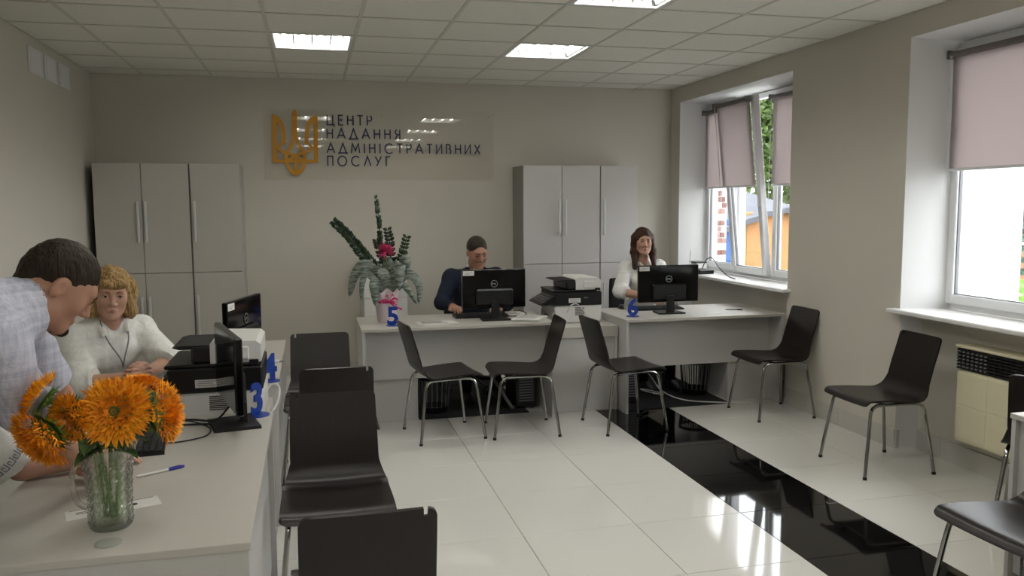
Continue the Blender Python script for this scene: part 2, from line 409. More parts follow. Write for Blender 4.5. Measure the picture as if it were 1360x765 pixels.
for i in range(len(xs)-1):
    for j in range(len(ys)-1):
        black = abs(xs[i]-TX) < .01
        tile_piece('floor_tile', xs[i], xs[i+1], ys[j], ys[j+1], -.012, 0.0, 'black_tile' if black else 'white_tile', FLOOR, .003, .0012)

CEIL = struct(G().box(XL-.2, XO, YF-.2, YB+.2, ZC+.09, ZC+.2).build('ceiling', 'ceiling_tile'))
CX, CY = -.244, 6.10
xs = cuts(XL, XR, CX, .6); ys = cuts(YF, YB, CY, .6)
LIGHTS = [(0, 0), (3, 0), (3, -3), (0, -3), (3, -6), (0, -6), (3, -9), (0, -9), (3, -12), (0, -12)]
def is_light(x, y):
    return any(abs(x-(CX+.6*a)) < .01 and abs(y-(CY+.6*b)) < .01 for a, b in LIGHTS)
for i in range(len(xs)-1):
    for j in range(len(ys)-1):
        if is_light(xs[i], ys[j]): continue
        tile_piece('ceiling_tile', xs[i], xs[i+1], ys[j], ys[j+1], ZC+.004, ZC+.018, 'ceiling_tile', CEIL, .010, .002)
for x in xs[1:-1]: G().box(x-.012, x+.012, YF, YB, ZC, ZC+.004, .001).build('grid_bar', 'grid_metal', CEIL, 0)
for y in ys[1:-1]: G().box(XL, XR, y-.012, y+.012, ZC-.0005, ZC+.0035, .001).build('grid_bar', 'grid_metal', CEIL, 0)
def troffer(x, y, label):
    t = thing('ceiling_light', label, 'light', (x+.3, y+.3, ZC), 0, 'recessed ceiling lights')
    fr = G()
    for a in (-1, 1):
        fr.box(a*.288, a*.266, -.288, .288, .0, .012, .002); fr.box(-.266, .266, a*.288, a*.266, .0, .012, .002)
    fr.build('frame', 'pvc_white', t, 0)
    hs = G()
    for a in (-1, 1):
        hs.box(a*.290, a*.286, -.29, .29, .012, .085); hs.box(-.286, .286, a*.290, a*.286, .012, .085)
    hs.box(-.286, .286, -.286, .286, .081, .085)
    hs.build('housing', 'reflector', t, 0)
    for k in range(4):
        xx = -.2+k*.1333
        tb = G().tube([(xx, -.25, .045), (xx, .25, .045)], .013, 10).build('fluorescent_tube', 'tube_light', t)
    for k in range(5):
        xx = -.266+k*.1333
        G().prism([(xx-.028, .078), (xx+.028, .078), (xx+.006, .018), (xx-.006, .018)], -.262, .262, 1).build('reflector', 'reflector', t, 0)
    return t
for k, (a, b) in enumerate(LIGHTS):
    nm = {(0, 0): 'lit four-tube ceiling light in line above the yellow trident wall sign',
          (3, 0): 'lit four-tube ceiling light above the man in the dark suit',
          (3, -3): 'lit four-tube ceiling light one row nearer than the one above the suited man'}.get((a, b), 'lit four-tube ceiling light out of view towards the room entrance')
    troffer(CX+.6*a, CY+.6*b, nm)

struct(G().box(XL-.2, XR, YB, YB+.2, 0, ZC+.09).build('wall_back', 'wall_paint'))
struct(G().box(XL-.2, XL, YF, YB, 0, ZC+.09).build('wall_left', 'wall_paint'))
struct(G().box(XL-.2, XO, YF-.2, YF, 0, ZC+.09).build('wall_front', 'wall_paint'))
# window wall: piers, lintels and thinner breast walls under the sills
ZS, ZH = .95, 2.70
WINS = [(5.96, 8.02), (2.57, 4.63), (-.82, 1.24)]
SP = .10                                     # the reveals splay inwards
w = G()
edges = [YF-.0]+[e for p in sorted(WINS) for e in p]+[YB+.2]
for k in range(0, len(edges), 2):
    y0, y1 = edges[k], edges[k+1]; a = SP if k > 0 else 0; b = SP if k < len(edges)-2 else 0
    w.prism([(XR, y0), (XR, y1), (XR+.30, y1+b), (XR+.37, y1+b), (XO, y1-(.06 if b else 0)), (XO, y0+(.06 if a else 0)), (XR+.37, y0-a), (XR+.30, y0-a)], 0, ZC+.09, 2)
for (y0, y1) in WINS:
    w.prism([(XR, ZH), (XR, ZC+.09), (XO, ZC+.09), (XO, ZH-.03), (XR+.30, ZH-.03)], y0, y1, 1)
    w.box(XR+.14, XO, y0, y1, 0, ZS-.03)
WR = struct(w.build('wall_right', 'wall_paint', None, 20)); WR.data.materials.append(MATS['wall_light'])
for pl in WR.data.polygons:
    if XR+.03 < pl.center.x < XR+.36 and abs(pl.normal.x) < .9 and pl.center.z > ZS-.2 and abs(pl.normal.z) < .98: pl.material_index = 1
    if XR+.03 < pl.center.x < XR+.36 and pl.normal.z < -.5 and pl.center.z > 2: pl.material_index = 1
def skirting(side, p0, p1, nrm, z=.10, n0=0):
    p0 = np.array(p0, float); p1 = np.array(p1, float); L = np.linalg.norm(p1-p0); d = (p1-p0)/L
    base = thing('baseboard_'+side, None, None); base['kind'] = 'structure'
    s = n0
    while s < L-1e-3:
        e = min(s+.6, L); a = p0+d*(s+.001); b = p0+d*(e-.001); c = b+np.array(nrm)*.009; dd = a+np.array(nrm)*.009
        G().box(min(a[0], b[0], c[0], dd[0]), max(a[0], b[0], c[0], dd[0]), min(a[1], b[1], c[1], dd[1]), max(a[1], b[1], c[1], dd[1]), 0, z, .0015).build('skirting_tile', 'skirting_tile', base, 0)
        s = e
skirting('back', (XL, YB), (XR, YB), (0, -1))
skirting('left', (XL, YF), (XL, YB), (1, 0))
skirting('right', (XR, 4.63), (XR, 5.96), (-1, 0), .13)
skirting('right_niche', (XR+.14, 2.57), (XR+.14, 4.63), (-1, 0), .13)
skirting('right_niche_far', (XR+.14, 5.96), (XR+.14, 8.02), (-1, 0), .13)
skirting('right_pier', (XR, 4.63), (XR+.13, 4.63), (0, -1), .13)
skirting('right_near', (XR, 1.24), (XR, 2.57), (-1, 0), .13)

def sash(parent, name, y0, y1, z0, z1, X, tilt=0.0, glass=True):
    # one sash frame with its pane, hinged on its bottom rail when tilted
    s = thing(name, None, None, (X, (y0+y1)/2, z0)); s.parent = parent; s.rotation_euler = (0, -tilt, 0)
    hw = (y1-y0)/2; h = z1-z0; f = .062
    g = G()
    g.box(-.03, .03, -hw, -hw+f, 0, h, .006).box(-.03, .03, hw-f, hw, 0, h, .006)
    g.box(-.03, .03, -hw+f, hw-f, 0, f, .006).box(-.03, .03, -hw+f, hw-f, h-f, h, .006)
    g.build('sash_frame', 'pvc_white', s, 0)
    gk = G()
    for a in (-1, 1):
        gk.box(-.012, .012, a*(hw-f), a*(hw-f-.006), f, h-f)
    gk.box(-.012, .012, -hw+f, hw-f, f, f+.006).box(-.012, .012, -hw+f, hw-f, h-f-.006, h-f)
    gk.build('gasket', 'grey_plastic', s, 0)
    G().box(-.004, .004, -hw+f, hw-f, f, h-f).build('pane', 'window_glass', s, 0)
    return s
NS = {0: 3, 1: 2, 2: 2}
def window(n, y0, y1, tilted=None):
    X = XR+.33; y0 -= SP*.0; root = thing('window_%d' % n, None, None); root['kind'] = 'structure'
    y1f, y0f = y1+SP-.005-.09-.0, y0-SP+.005+.09
    y1f, y0f = y1-.02, y0+.02; z0, z1 = ZS+.0, ZH-.04
    f = .05; g = G()
    g.box(X-.035, X+.035, y0f-.10, y0f+f, z0, z1, .004).box(X-.035, X+.035, y1f-f, y1f+.10, z0, z1, .004)
    g.box(X-.035, X+.035, y0f+f, y1f-f, z0, z0+f, .004).box(X-.035, X+.035, y0f+f, y1f-f, z1-f, z1, .004)
    ns = NS[n-1]; wd = (y1f-y0f-2*f)/ns
    for k in range(1, ns): g.box(X-.035, X+.035, y0f+f+k*wd-.022, y0f+f+k*wd+.022, z0+f, z1-f, .004)
    g.build('window_frame', 'pvc_white', root, 0)
    hinge = []
    for k in range(ns):
        a, b = y0f+f+k*wd+.012, y0f+f+(k+1)*wd-.012
        tl = math.radians(6.0) if tilted == k else 0.0
        sash(root, 'sash', a, b, z0+f-.012, z1-f+.012, X-.030 if tl == 0 else X-.062, tl)
        G().tube([(X-.098-(.0 if tl == 0 else .07), a+.03, 1.62), (X-.098-(.0 if tl == 0 else .07), a+.03, 1.74)], .010, 8).build('window_handle', 'pvc_white', root)
    return root
WIN_A = window(1, *WINS[0], tilted=1)
WIN_B = window(2, *WINS[1]); WIN_C = window(3, *WINS[2])
for k, (y0, y1) in enumerate(WINS):
    s = G().box(XR-.075, XR+.30, y0-.05, y1+.05, ZS-.028, ZS, .006)
    s.build('trim_%d' % (k+1), 'sill_white'); struct(bpy.data.objects['trim_%d' % (k+1)])
BLN = {0: ['grey roller blind beside the open sash nearest the window pier', 'grey roller blind hanging on the tilted open sash', 'grey roller blind in the window corner by the grey cabinets'],
       1: ['grey roller blind on the sash beyond the cream heater', 'wide grey roller blind above the cream heater, beside the window pier'],
       2: ['grey roller blind on the window farthest from the back wall']*2}
def blind(wi, k, zb, tilted=False):
    y0, y1 = WINS[wi]; y0f, y1f = y0+.02, y1-.02; f = .05; wd = (y1f-y0f-2*f)/NS[wi]
    a, b = y0f+f+k*wd+.02, y0f+f+(k+1)*wd-.02; X = XR+.33-.085; zt = ZH-.12
    t = thing('roller_blind', BLN[wi][k], 'blind', (X-(.052 if tilted else 0), (a+b)/2, ZS+.06), 0, 'grey roller blinds')
    if tilted: t.rotation_euler = (0, -math.radians(6.0), 0)
    hw = (b-a)/2+.005; zt -= ZS+.06; zb2 = zb-(ZS+.06)
    G().tube([(-.012, -hw, zt), (-.012, hw, zt)], .021, 14).build('roller_tube', 'blind_tube', t)
    for a_ in (-hw-.008, hw): G().box(-.040, .020, a_, a_+.008, zt-.025, zt+.030, .003).build('bracket', 'grey_plastic', t, 0)
    P = [[(.006+.0015*math.sin(i*.7+j*.9), -hw+.006+2*(hw-.006)*j/10, zt-(zt-zb2)*i/14) for j in range(11)] for i in range(15)]
    G().grid(P, .0012).build('fabric', 'blind_fabric', t)
    G().box(-.002, .014, -hw+.006, hw-.006, zb2-.014, zb2+.004, .004).build('bottom_bar', 'pvc_white', t, 0)
    ch = G(); cy = hw-.02
    ch.tube([(-.03, cy, zt), (-.032, cy, zt-.45), (-.034, cy, zt-.9)], .0018, 5); ch.tube([(-.03, cy-.012, zt), (-.032, cy-.012, zt-.45), (-.034, cy-.010, zt-.9)], .0018, 5)
    ch.build('chain', 'pvc_white', t)
for k in range(3): blind(0, k, 1.815, k == 1)
for k in range(2): blind(1, k, 1.86)
for k in range(2): blind(2, k, 1.86)

# blanked ventilation covers high on the left wall
for k, (a, b) in enumerate(((6.50, 6.80), (6.86, 7.15), (7.22, 7.50))):
    t = thing('vent_cover', ['white square vent cover farthest from the corner on the left wall', 'middle white square vent cover of three on the left wall', 'white square vent cover on the left wall, next to the room corner'][k], 'vent cover', (XL, (a+b)/2, 2.595), 0, 'vent covers on the left wall')
    G().box(0, .014, -(b-a)/2, (b-a)/2, 0, .185, .004).build('plate', 'wall_light', t, 0)
    g = G()
    for s in (-1, 1): g.box(.014, .018, s*.125, s*.115, .012, .172, .001)
    g.box(.014, .018, -.125, .125, .012, .020, .001).box(.014, .018, -.125, .125, .165, .173, .001).build('rim', 'wall_light', t, 0)

# ------------------------------------------------------------ outdoors
struct(G().box(XO, 60, -30, 60, -.6, -.5).build('ground', 'asphalt'))
t = thing('buttress', 'plain white rendered wall jutting out beside the near window', 'wall', (4.85, 5.35, -.5))
G().box(-.58, .52, -.10, .10, 0, 5.0, .01).build('render', 'render_white', t, 0)
t = thing('brick_pier', 'old pink brick pier with peeling white plaster outside the far window', 'pier', (5.84, 11.0, -.5))
G().box(-.40, .01, -.18, .02, 0, 4.2, .01).build('plaster', 'render_white', t, 0)
for r in range(26):
    for c in range(2):
        if rnd.random() < .25: continue
        G().box(-.150+c*.075-(.02 if r % 2 else 0), -.150+c*.075+.070-(.02 if r % 2 else 0), -.205, -.16, .9+r*.085, .9+r*.085+.075, .006).build('brick', 'old_brick', t, 0)
h = thing('painted_house', 'low orange, yellow and blue painted house outside the far window', 'house', (9.75, 17.2, -.5))
G().box(.0, 4.6, -.1, 4, 0, 1.95, .02).build('orange_wall', 'render_orange', h, 0)
G().box(-.39, .0, -.12, 4, 0, 1.75, .02).build('yellow_wall', 'render_yellow', h, 0)
G().box(-.55, -.39, -.15, 4, 0, 1.80, .02).build('blue_wall', 'render_blue', h, 0)
P = [[(-.8+5.6*j/30, -.35+2.6*i/4, 1.55+.42*math.sin(PI*min(1, max(0, (j/30*5.6-.3)/2.8)))+.45*i/4+.03*math.sin(j*2.3)) for j in range(31)] for i in range(5)]
G().grid(P, .12).build('roof', 'roof_grey', h)
def leaf_cloud(g, c, r, n, size, flat=1.0):
    V = []; Fc = []
    for i in range(n):
        u = Vector((rnd.gauss(0, 1), rnd.gauss(0, 1), rnd.gauss(0, 1))).normalized()*(.55+.45*rnd.random()**.5)
        p = Vector((c[0]+u.x*r[0], c[1]+u.y*r[1], c[2]+u.z*r[2]))
        a = Vector((rnd.gauss(0, 1), rnd.gauss(0, 1), rnd.gauss(0, .6))).normalized(); b = a.cross(Vector((rnd.gauss(0, 1), rnd.gauss(0, 1), rnd.gauss(0, 1)))).normalized()
        s = size*(.6+.8*rnd.random()); o = len(V)
        V += [p-a*s, p+b*s*.45, p+a*s, p-b*s*.45]; Fc.append((o, o+1, o+2, o+3))
    g._add([tuple(v) for v in V], Fc)
def tree(label, loc, h_, r, n, size, mat='tree_leaf', name='tree', grp=None):
    t = thing(name, label, 'tree', loc, 0, grp)
    if r: G().tube([(0, 0, 0), (.05, .02, h_*.3), (-.04, .05, h_*.6), (0, 0, h_*.85)], [.16, .13, .09, .03], 8).build('trunk', 'bark', t)
    g = G()
    for k in range(9):
        a = rnd.random()*6.28; q = rnd.random()*.6
        leaf_cloud(g, (math.cos(a)*r*q, math.sin(a)*r*q, h_*(.30+.62*rnd.random())), (r*.5, r*.5, h_*.2), n//9, size)
    tag(g.build('foliage', mat, t, 0), kind='stuff')
for k, (x, y, h_, r, lb) in enumerate(((12.3, 24, 6.2, 1.25, 'leafy green tree behind the house, in line with its blue wall'), (15.0, 24.6, 7.4, 1.35, 'tall leafy green tree behind the orange wall of the house'), (10.0, 26.6, 5.4, 1.1, 'smaller leafy tree behind the brick pier'), (17.9, 26, 6.0, 1.3, 'leafy green tree behind the far end of the house'))):
    tree(lb, (x, y, -.5), h_, r, 6300, .15, grp='trees behind the painted house')
def spruce(loc, hgt, r):
    t = thing('spruce', 'dark blue-green spruce outside the near window', 'tree', loc)
    G().tube([(0, 0, 0), (0, 0, hgt)], [.10, .02], 7).build('trunk', 'bark', t)
    g = G()
    for L in range(16):
        z = hgt*(.1+.88*L/16); rr = r*(1-L/16.5)
        for b in range(11):
            a = b*6.28/11+L*.5
            for q in range(9):
                d = rr*(.2+.8*q/8); p = np.array([math.cos(a)*d, math.sin(a)*d, z-.12*d])
                for sgn in (-1, 1):
                    e = p+np.array([-math.sin(a)*sgn*.14+math.cos(a)*.07, math.cos(a)*sgn*.14+math.sin(a)*.07, -.03+rnd.gauss(0, .02)])
                    w_ = np.array([0, 0, .035]); g._add([p-w_, e, p+w_], [(0, 1, 2)])
    tag(g.build('needles', 'spruce_needle', t, 0), kind='stuff')
spruce((11.3, 10.6, -.5), 3.4, .95)
t = thing('bush', 'bright green clipped bush below the spruce', 'bush', (9.2, 8.7, -.5))
g = G(); 
for k in range(6): leaf_cloud(g, (rnd.gauss(0, .35), rnd.gauss(0, .35), .55), (.5, .5, .55), 700, .07)
tag(g.build('foliage', 'bush_leaf', t, 0), kind='stuff')
G().tube([(0, 0, 0), (0, .02, .6)], [.05, .02], 6).build('stem', 'bark', t)
h = thing('peach_house', 'peach rendered building with white windows beyond the spruce', 'building', (19.5, 16.5, -.5))
G().box(-4, 4, 0, 5, 0, 6, .02).build('wall', 'render_peach', h, 0)
for i in range(4):
    for z in (1.1, 3.6):
        wdw = G().box(-3.4+i*1.9, -2.4+i*1.9, -.04, .03, z, z+1.4, .01).build('window', 'pvc_white', h, 0)
        G().box(-3.32+i*1.9, -2.48+i*1.9, -.06, -.035, z+.08, z+1.32).build('pane', 'screen_off', wdw, 0)
G().box(-4.2, 4.2, -.3, 5.2, 6, 6.2, .02).build('roof', 'roof_grey', h, 0)
# ------------------------------------------------------------ cabinets
def cabinet(label, x0, xs_, mat, yf=7.80, handles=(), bmat='cabinet_edge'):
    # xs_: door boundaries in world X; handles: +1 handle by the right edge, -1 by the left
    t = thing('filing_cabinet', label, 'cabinet', (x0, yf, 0)); x1 = xs_[-1]-x0; d = YB-.012-yf; o = xs_[0]-x0
    g = G().box(0, .018, .018, d, .0, 2.03, .001).box(x1-.018, x1, .018, d, 0, 2.03, .001)
    g.box(.018, x1-.018, .018, d, 2.012, 2.03).box(.018, x1-.018, .03, d, .06, .078).box(.018, x1-.018, d-.006, d, .078, 2.012).box(.018, x1-.018, .06, .075, 0, .06)
    g.build('body', bmat, t, 0)
    for k in range(len(xs_)-1):
        a, b = xs_[k]-x0+.0025, xs_[k+1]-x0-.0025
        for (z0, z1, hz) in ((1.067, 2.03, 1.34), (.065, 1.062, .50)):
            dr = G().box(a, b, 0, .017, z0, z1, .0012).build('door', mat, t, 0)
            hx = (b-.030) if handles[k] > 0 else (a+.030)
            hh = G().box(hx-.009, hx+.009, -.034, -.020, hz, hz+.36, .002).box(hx-.005, hx+.005, -.022, .001, hz+.02, hz+.032).box(hx-.005, hx+.005, -.022, .001, hz+.308, hz+.32)
            hh.build('handle', 'handle_metal', dr, 0)
    return t
cabinet('grey double-door cabinet standing in the corner by the left wall', -1.815, [-1.815, -1.425, -1.032], 'cabinet_grey', handles=(1, -1))
cabinet('narrow single-door grey cabinet left of the trident wall sign', -1.026, [-1.022, -.60], 'cabinet_grey', handles=(-1,), bmat='cabinet_grey')
cabinet('pale grey double-door cabinet behind the printer', 2.03, [2.03, 2.425, 2.822], 'cabinet_light', handles=(1, -1))
cabinet('narrow pale grey single-door cabinet by the window corner', 2.826, [2.828, 3.222], 'cabinet_light', handles=(-1,))
t = thing('pedestal_cabinet', 'low white narrow cabinet against the back wall behind the potted plant', 'cabinet', (.475, 7.80, 0))
G().box(0, .41, .018, .42, 0, 1.145, .002).build('body', 'sill_white', t, 0)
for k in range(3):
    d = G().box(.002, .408, 0, .017, .05+k*.365, .05+k*.365+.36, .001).build('drawer', 'sill_white', t, 0)
    G().box(.14, .27, -.022, -.012, .29+k*.365, .302+k*.365, .002).box(.15, .16, -.014, .001, .292+k*.365, .300+k*.365).box(.25, .26, -.014, .001, .292+k*.365, .300+k*.365).build('handle', 'handle_metal', d, 0)

# ------------------------------------------------------------ desks
def desk(label, loc, rotz, w, d=.72, ped=None, mod=(.20, .33), grommets=()):
    t = thing('office_desk', label, 'desk', loc, rotz, 'white office desks')
    G().box(0, w, 0, d, .728, .75, .0015).build('desktop', 'laminate', t, 0)
    for x in (0.004, w-.026): G().box(x, x+.022, .006, d-.01, 0, .728, .001).build('side_panel', 'laminate_grey', t, 0)
    G().box(.026, w-.026, mod[0], mod[0]+.018, mod[1], .728, .001).build('modesty_panel', 'laminate_grey', t, 0)
    if ped:
        p = G().box(ped[0], ped[1], mod[0]+.022, d-.03, .0, .60, .0015).build('pedestal', 'laminate_grey', t, 0)
        for k in range(3):
            dr = G().box(ped[0]+.004, ped[1]-.004, d-.03, d-.012, .06+k*.18, .06+k*.18+.175, .001).build('drawer', 'laminate', p, 0)
    for (gx, gy) in grommets:
        G().lathe([(0.0, .7500), (.035, .7500), (.035, .7525), (.031, .7540), (.0, .7540)], 24, (gx, gy, 0), False).build('grommet', 'grommet_grey', t)
    return t
desk('white office desk under the blue number 5 and the potted plant', (.34, 5.99, 0), 0, 1.47, ped=(.03, .43))
desk('white office desk under the blue number 6 beside the window', (2.37, 5.94, 0), 0, 1.385, .76, ped=(1.0, 1.355))
desk('white office desk holding the sunflowers in the crystal pitcher', (-.18, 2.23, 0), PI/2, 1.46, .76, mod=(.03, .05), grommets=((.09, .37), (1.36, .70)))
desk('white office desk under the blue number 4', (-.18, 4.27, 0), PI/2, 1.42, .76, mod=(.03, .05))
t = thing('office_desk', 'white office desk under the window, beside the chairs at the cream heater', 'desk', (2.88, 1.37, 0), 0, 'white office desks')
G().box(0, .72, 0, 1.46, .728, .75, .0015).build('desktop', 'laminate', t, 0)
for y in (.004, 1.434): G().box(.006, .71, y, y+.022, 0, .728, .001).build('side_panel', 'laminate_grey', t, 0)
G().box(.03, .048, .026, 1.434, .05, .728, .001).build('modesty_panel', 'laminate_grey', t, 0)
def stand(label, loc, rotz, w):
    t = thing('printer_stand', label, 'stand', loc, rotz, 'low white stands between the desks')
    G().box(.002, w-.002, 0, .62, .60, .685, .0015).build('top_slab', 'laminate', t, 0)
    for x in (.004, w-.026): G().box(x, x+.022, .01, .61, 0, .60, .001).build('side_panel', 'laminate_grey', t, 0)
    G().box(.026, w-.026, .03, .048, .0, .60, .001).build('front_panel', 'laminate_grey', t, 0)
    G().box(.026, w-.026, .048, .60, .30, .318, .001).build('shelf', 'laminate_grey', t, 0)
stand('low white printer stand between the suited man and the long-haired woman', (1.812, 6.10, 0), 0, .555)
stand('low white printer stand beside the blonde woman', (-.21, 3.692, 0), PI/2, .575)

# ------------------------------------------------------------ visitor chairs
def chair_shell():
    # profile: seat front lip -> seat -> bend -> back (faces +x, chair's right is -y)
    prof = bez([(.235, .438), (.222, .458), (.19, .468), (.06, .464), (-.06, .455), (-.135, .454), (-.180, .478), (-.205, .53), (-.235, .64), (-.265, .74), (-.290, .828)], 5)
    prof = [np.array(p) for p in prof]; n = len(prof)
    s = [0.0]
    for i in range(1, n): s.append(s[-1]+np.linalg.norm(prof[i]-prof[i-1]))
    L = s[-1]
    def at(u):
        u = min(max(u, 0), L); i = 0
        while i < n-2 and s[i+1] < u: i += 1
        f = (u-s[i])/(s[i+1]-s[i]); return prof[i]*(1-f)+prof[i+1]*f
    vs_ = [-1, -.985, -.95, -.90, -.865, -.86, -.80, -.795, -.76, -.6, -.4, -.2, 0, .2, .4, .6, .8, .9, .95, .985, 1]
    us = [L*i/44 for i in range(45)]
    P = []
    for iu, u in enumerate(us):
        row = []
        for v in vs_:
            hw = .222 if u < .40 else .222-(.037)*min(1, (u-.40)/.12)
            if u > .52: hw = .185+.004*(1-(u-.52)/(L-.52))
            e = abs(v); rc = .03; trim = 0
            if e > 1-rc/.2: q = (e-(1-rc/.2))/(rc/.2); trim = rc*(1-math.sqrt(max(0, 1-q*q)))
            top = L-trim*.8; bot = trim*.8
            if -.862 < v < -.797: top -= .026
            elif v <= -.862: top -= .0
            uu = bot+(top-bot)*(u/L) if iu > 40 or iu < 3 else u
            p = at(uu)
            if iu > 40: p = at(at_mix(u, us[40], L, top))
            elif iu < 3: p = at(bot+(us[3]-bot)*(iu/3))
            dish = -.004*(1-v*v) if u > .5 else -.006*(1-v*v)
            x, z = p
            if u > .46: x += dish*1.2
            else: z += dish
            row.append((x, v*hw, z))
        P.append(row)
    return G().grid(P, .011)
def at_mix(u, u0, L, top): return u0+(top-u0)*(u-u0)/(L-u0)
def make_chair(label):
    t = thing('visitor_chair', label, 'chair', (0, 0, 0), 0, 'dark visitor chairs')
    chair_shell().build('seat_shell', 'wenge', t, 50)
    for sx in (1, -1):
        for sy in (1, -1):
            fx = .235 if sx > 0 else -.235
            pts = [(fx, sy*.232, .012), (fx*.94, sy*.222, .12), (fx*.80, sy*.196, .36)]
            tx = fx*.80
            pts += [(tx-sx*.006, sy*.192, .395), (tx-sx*.020, sy*.190, .420), (tx-sx*.045, sy*.188, .433), (tx-sx*.09, sy*.186, .436), (0 if sx > 0 else -.001, sy*.184, .436)]
            l = G().tube(pts, .0105, 10).build('leg', 'chrome', t)
            G().tube([(fx*1.002, sy*.2325, 0), (fx, sy*.232, .016)], .0125, 10).build('foot_cap', 'rubber', l)
    for x in (.10, -.10): G().tube([(x, -.185, .440), (x, .185, .440)], .008, 8).build('crossbar', 'chrome', t)
    for x in (.13, -.12):
        for y in (-.12, .12): G().box(x-.014, x+.014, y-.01, y+.01, .436, .449, .002).build('mount_pad', 'rubber', t, 0)
    return t
CH = [(.90, 5.77, 8, 'dark visitor chair in front of the waste basket of desk 5, facing the printer'),
      (1.47, 5.73, 176, 'dark visitor chair by desk 5 with its back to the printer stand'),
      (2.24, 5.65, 4, 'dark visitor chair standing over the black floor strip at desk 6'),
      (3.49, 5.69, 180, 'dark visitor chair by desk 6 with its back against the window wall'),
      (3.415, 4.35, 178, 'dark visitor chair beside the cream heater, facing the black floor strip'),
      (3.567, 3.22, 38, 'dark visitor chair pushed close to the cream heater, half behind the white desk'),
      (2.56, 2.40, 181, 'dark visitor chair with its back to the desk under the window'),
      (.04, 5.13, -90, 'dark visitor chair with its back to desk 5, by the desk numbered 4'),
      (.11, 4.50, 90, 'dark visitor chair backing onto the one beside number 3, at the desk numbered 4'),
      (.075, 3.36, -90, 'dark visitor chair at the sunflower desk, with its seat towards the pitcher end'),
      (.13, 2.45, 90, 'dark visitor chair at the near end of the sunflower desk, facing the desk row')]
c0 = make_chair(CH[0][3])
for i, (x, y, a, lb) in enumerate(CH):
    c = c0 if i == 0 else dup(c0, (0, 0, 0), 0, lb)
    c.location = (x, y, 0); c.rotation_euler = (0, 0, math.radians(a))

# ------------------------------------------------------------ monitors, keyboards, mice
def monitor(label, loc, rotz, w=.51, h=.305, zb=.092, sticker=True):
    # screen faces +y, back faces -y; origin on the desktop below the foot
    t = thing('monitor', label, 'monitor', loc, rotz, 'black computer monitors')
    G().prism([(-.115, -.085), (.115, -.085), (.10, .095), (-.10, .095)], 0, .012).build('base', 'black_matte', t, 0)
    G().prism([(-.035, .01), (.035, .01), (.030, .15), (-.030, .15)], -.045, -.027, 1).build('neck', 'black_plastic', t, 0)
    bd = G().box(-w/2, w/2, .0, .032, zb, zb+h, .006)
    bd.build('housing', 'black_gloss', t, 0)
    bk = G().box(-.15, .15, -.026, .0, zb+.02, zb+h*.50, .012).build('back_cover', 'black_plastic', t, 0)
    G().box(-w/2+.012, w/2-.012, .032, .0335, zb+.02, zb+h-.012).build('screen', 'screen_off', t, 0)
    lg = G(); cz = zb+h*.63; r = .026
    ring = [(r*math.cos(2*PI*k/28), cz+r*math.sin(2*PI*k/28)) for k in range(29)]
    lg.stroke(ring, .0042, -.0055, -.0030)
    def L(p, w_=.0034): lg.stroke([(-(x)*1.0, cz+z) for x, z in p], w_, -.0055, -.0030)
    # the round maker's mark seen on the back; strokes mirrored because -x is on the viewer's right
    lg2 = [([(-.017, -.006), (-.017, .006), (-.012, .006), (-.009, .002), (-.009, -.002), (-.012, -.006), (-.017, -.006)]), ([(.001, .007), (-.005, .001), (.0005, -.004)]), ([(-.003, -.001), (.002, .003)]), ([(.004, .006), (.004, -.006), (.009, -.006)]), ([(.011, .006), (.011, -.006), (.017, -.006)])]
    for p in lg2: lg.stroke([(x, cz+z) for x, z in p], .0028, -.0055, -.0030)
    G().lathe([(0, -.004), (.034, -.004), (.034, 0.0), (0, 0.0)], 28, (0, 0, 0), False).xf(Matrix.Translation((0, 0, cz)) @ Matrix.Rotation(-PI/2, 4, 'X') @ Matrix.Scale(-1, 4, (0, 0, 1))).build('logo_disc', 'black_gloss', t)
    lg.build('logo', 'logo_silver', t, 0)
    if sticker:
        s = G().box(-w/2+.006, -w/2+.095, -.0015, .0, zb+h-.045, zb+h-.008).build('sticker', 'paper', t, 0)
        p = G()
        for r_, (a, b) in enumerate(((.03, .05), (.056, .078), (.02, .06))):
            p.box(-w/2+a, -w/2+b, -.0020, -.0014, zb+h-.024-.010*(r_ // 2), zb+h-.0205-.010*(r_ // 2))
        p.build('print', 'print_grey', s, 0)
    return t
monitor('black monitor turned back-on in front of the man in the suit', (1.39, 6.26, .75), math.radians(1))
monitor('black monitor turned back-on in front of the long-haired woman at desk 6', (2.86, 6.24, .75), math.radians(-1), w=.53)
monitor('black monitor seen edge-on beside the blue number 3', (-.325, 3.50, .75), math.radians(104), sticker=False)
monitor('black monitor behind the left printer, tilted away with a white sticker', (-.36, 4.72, .75), math.radians(74))
def keyboard(label, loc, rotz):
    t = thing('keyboard', label, 'keyboard', loc, rotz, 'black keyboards')
    G().prism([(-.075, 0), (.075, 0), (.075, .020), (-.075, .011)], -.22, .22, 0).build('base', 'black_plastic', t, 0)
    g = G()
    for r in range(6):
        for c in range(21):
            if c in (15, 19) and r == 0: continue
            x = -.212+c*.0203; y = -.066+r*.0222
            g.box(x, x+.0165, y, y+.018, .012+.0013*r, .0165+.0016*r+.001, .002)
    tag(g.build('keys', 'black_matte', t, 0), kind='stuff')
    return t
keyboard('black keyboard lying in front of the man in the suit', (1.32, 6.46, .75), math.radians(1))
keyboard('black keyboard lying in front of the long-haired woman', (2.87, 6.50, .75), math.radians(-1))
keyboard('black keyboard on the sunflower desk behind the pitcher', (-.64, 3.34, .75), math.radians(97))
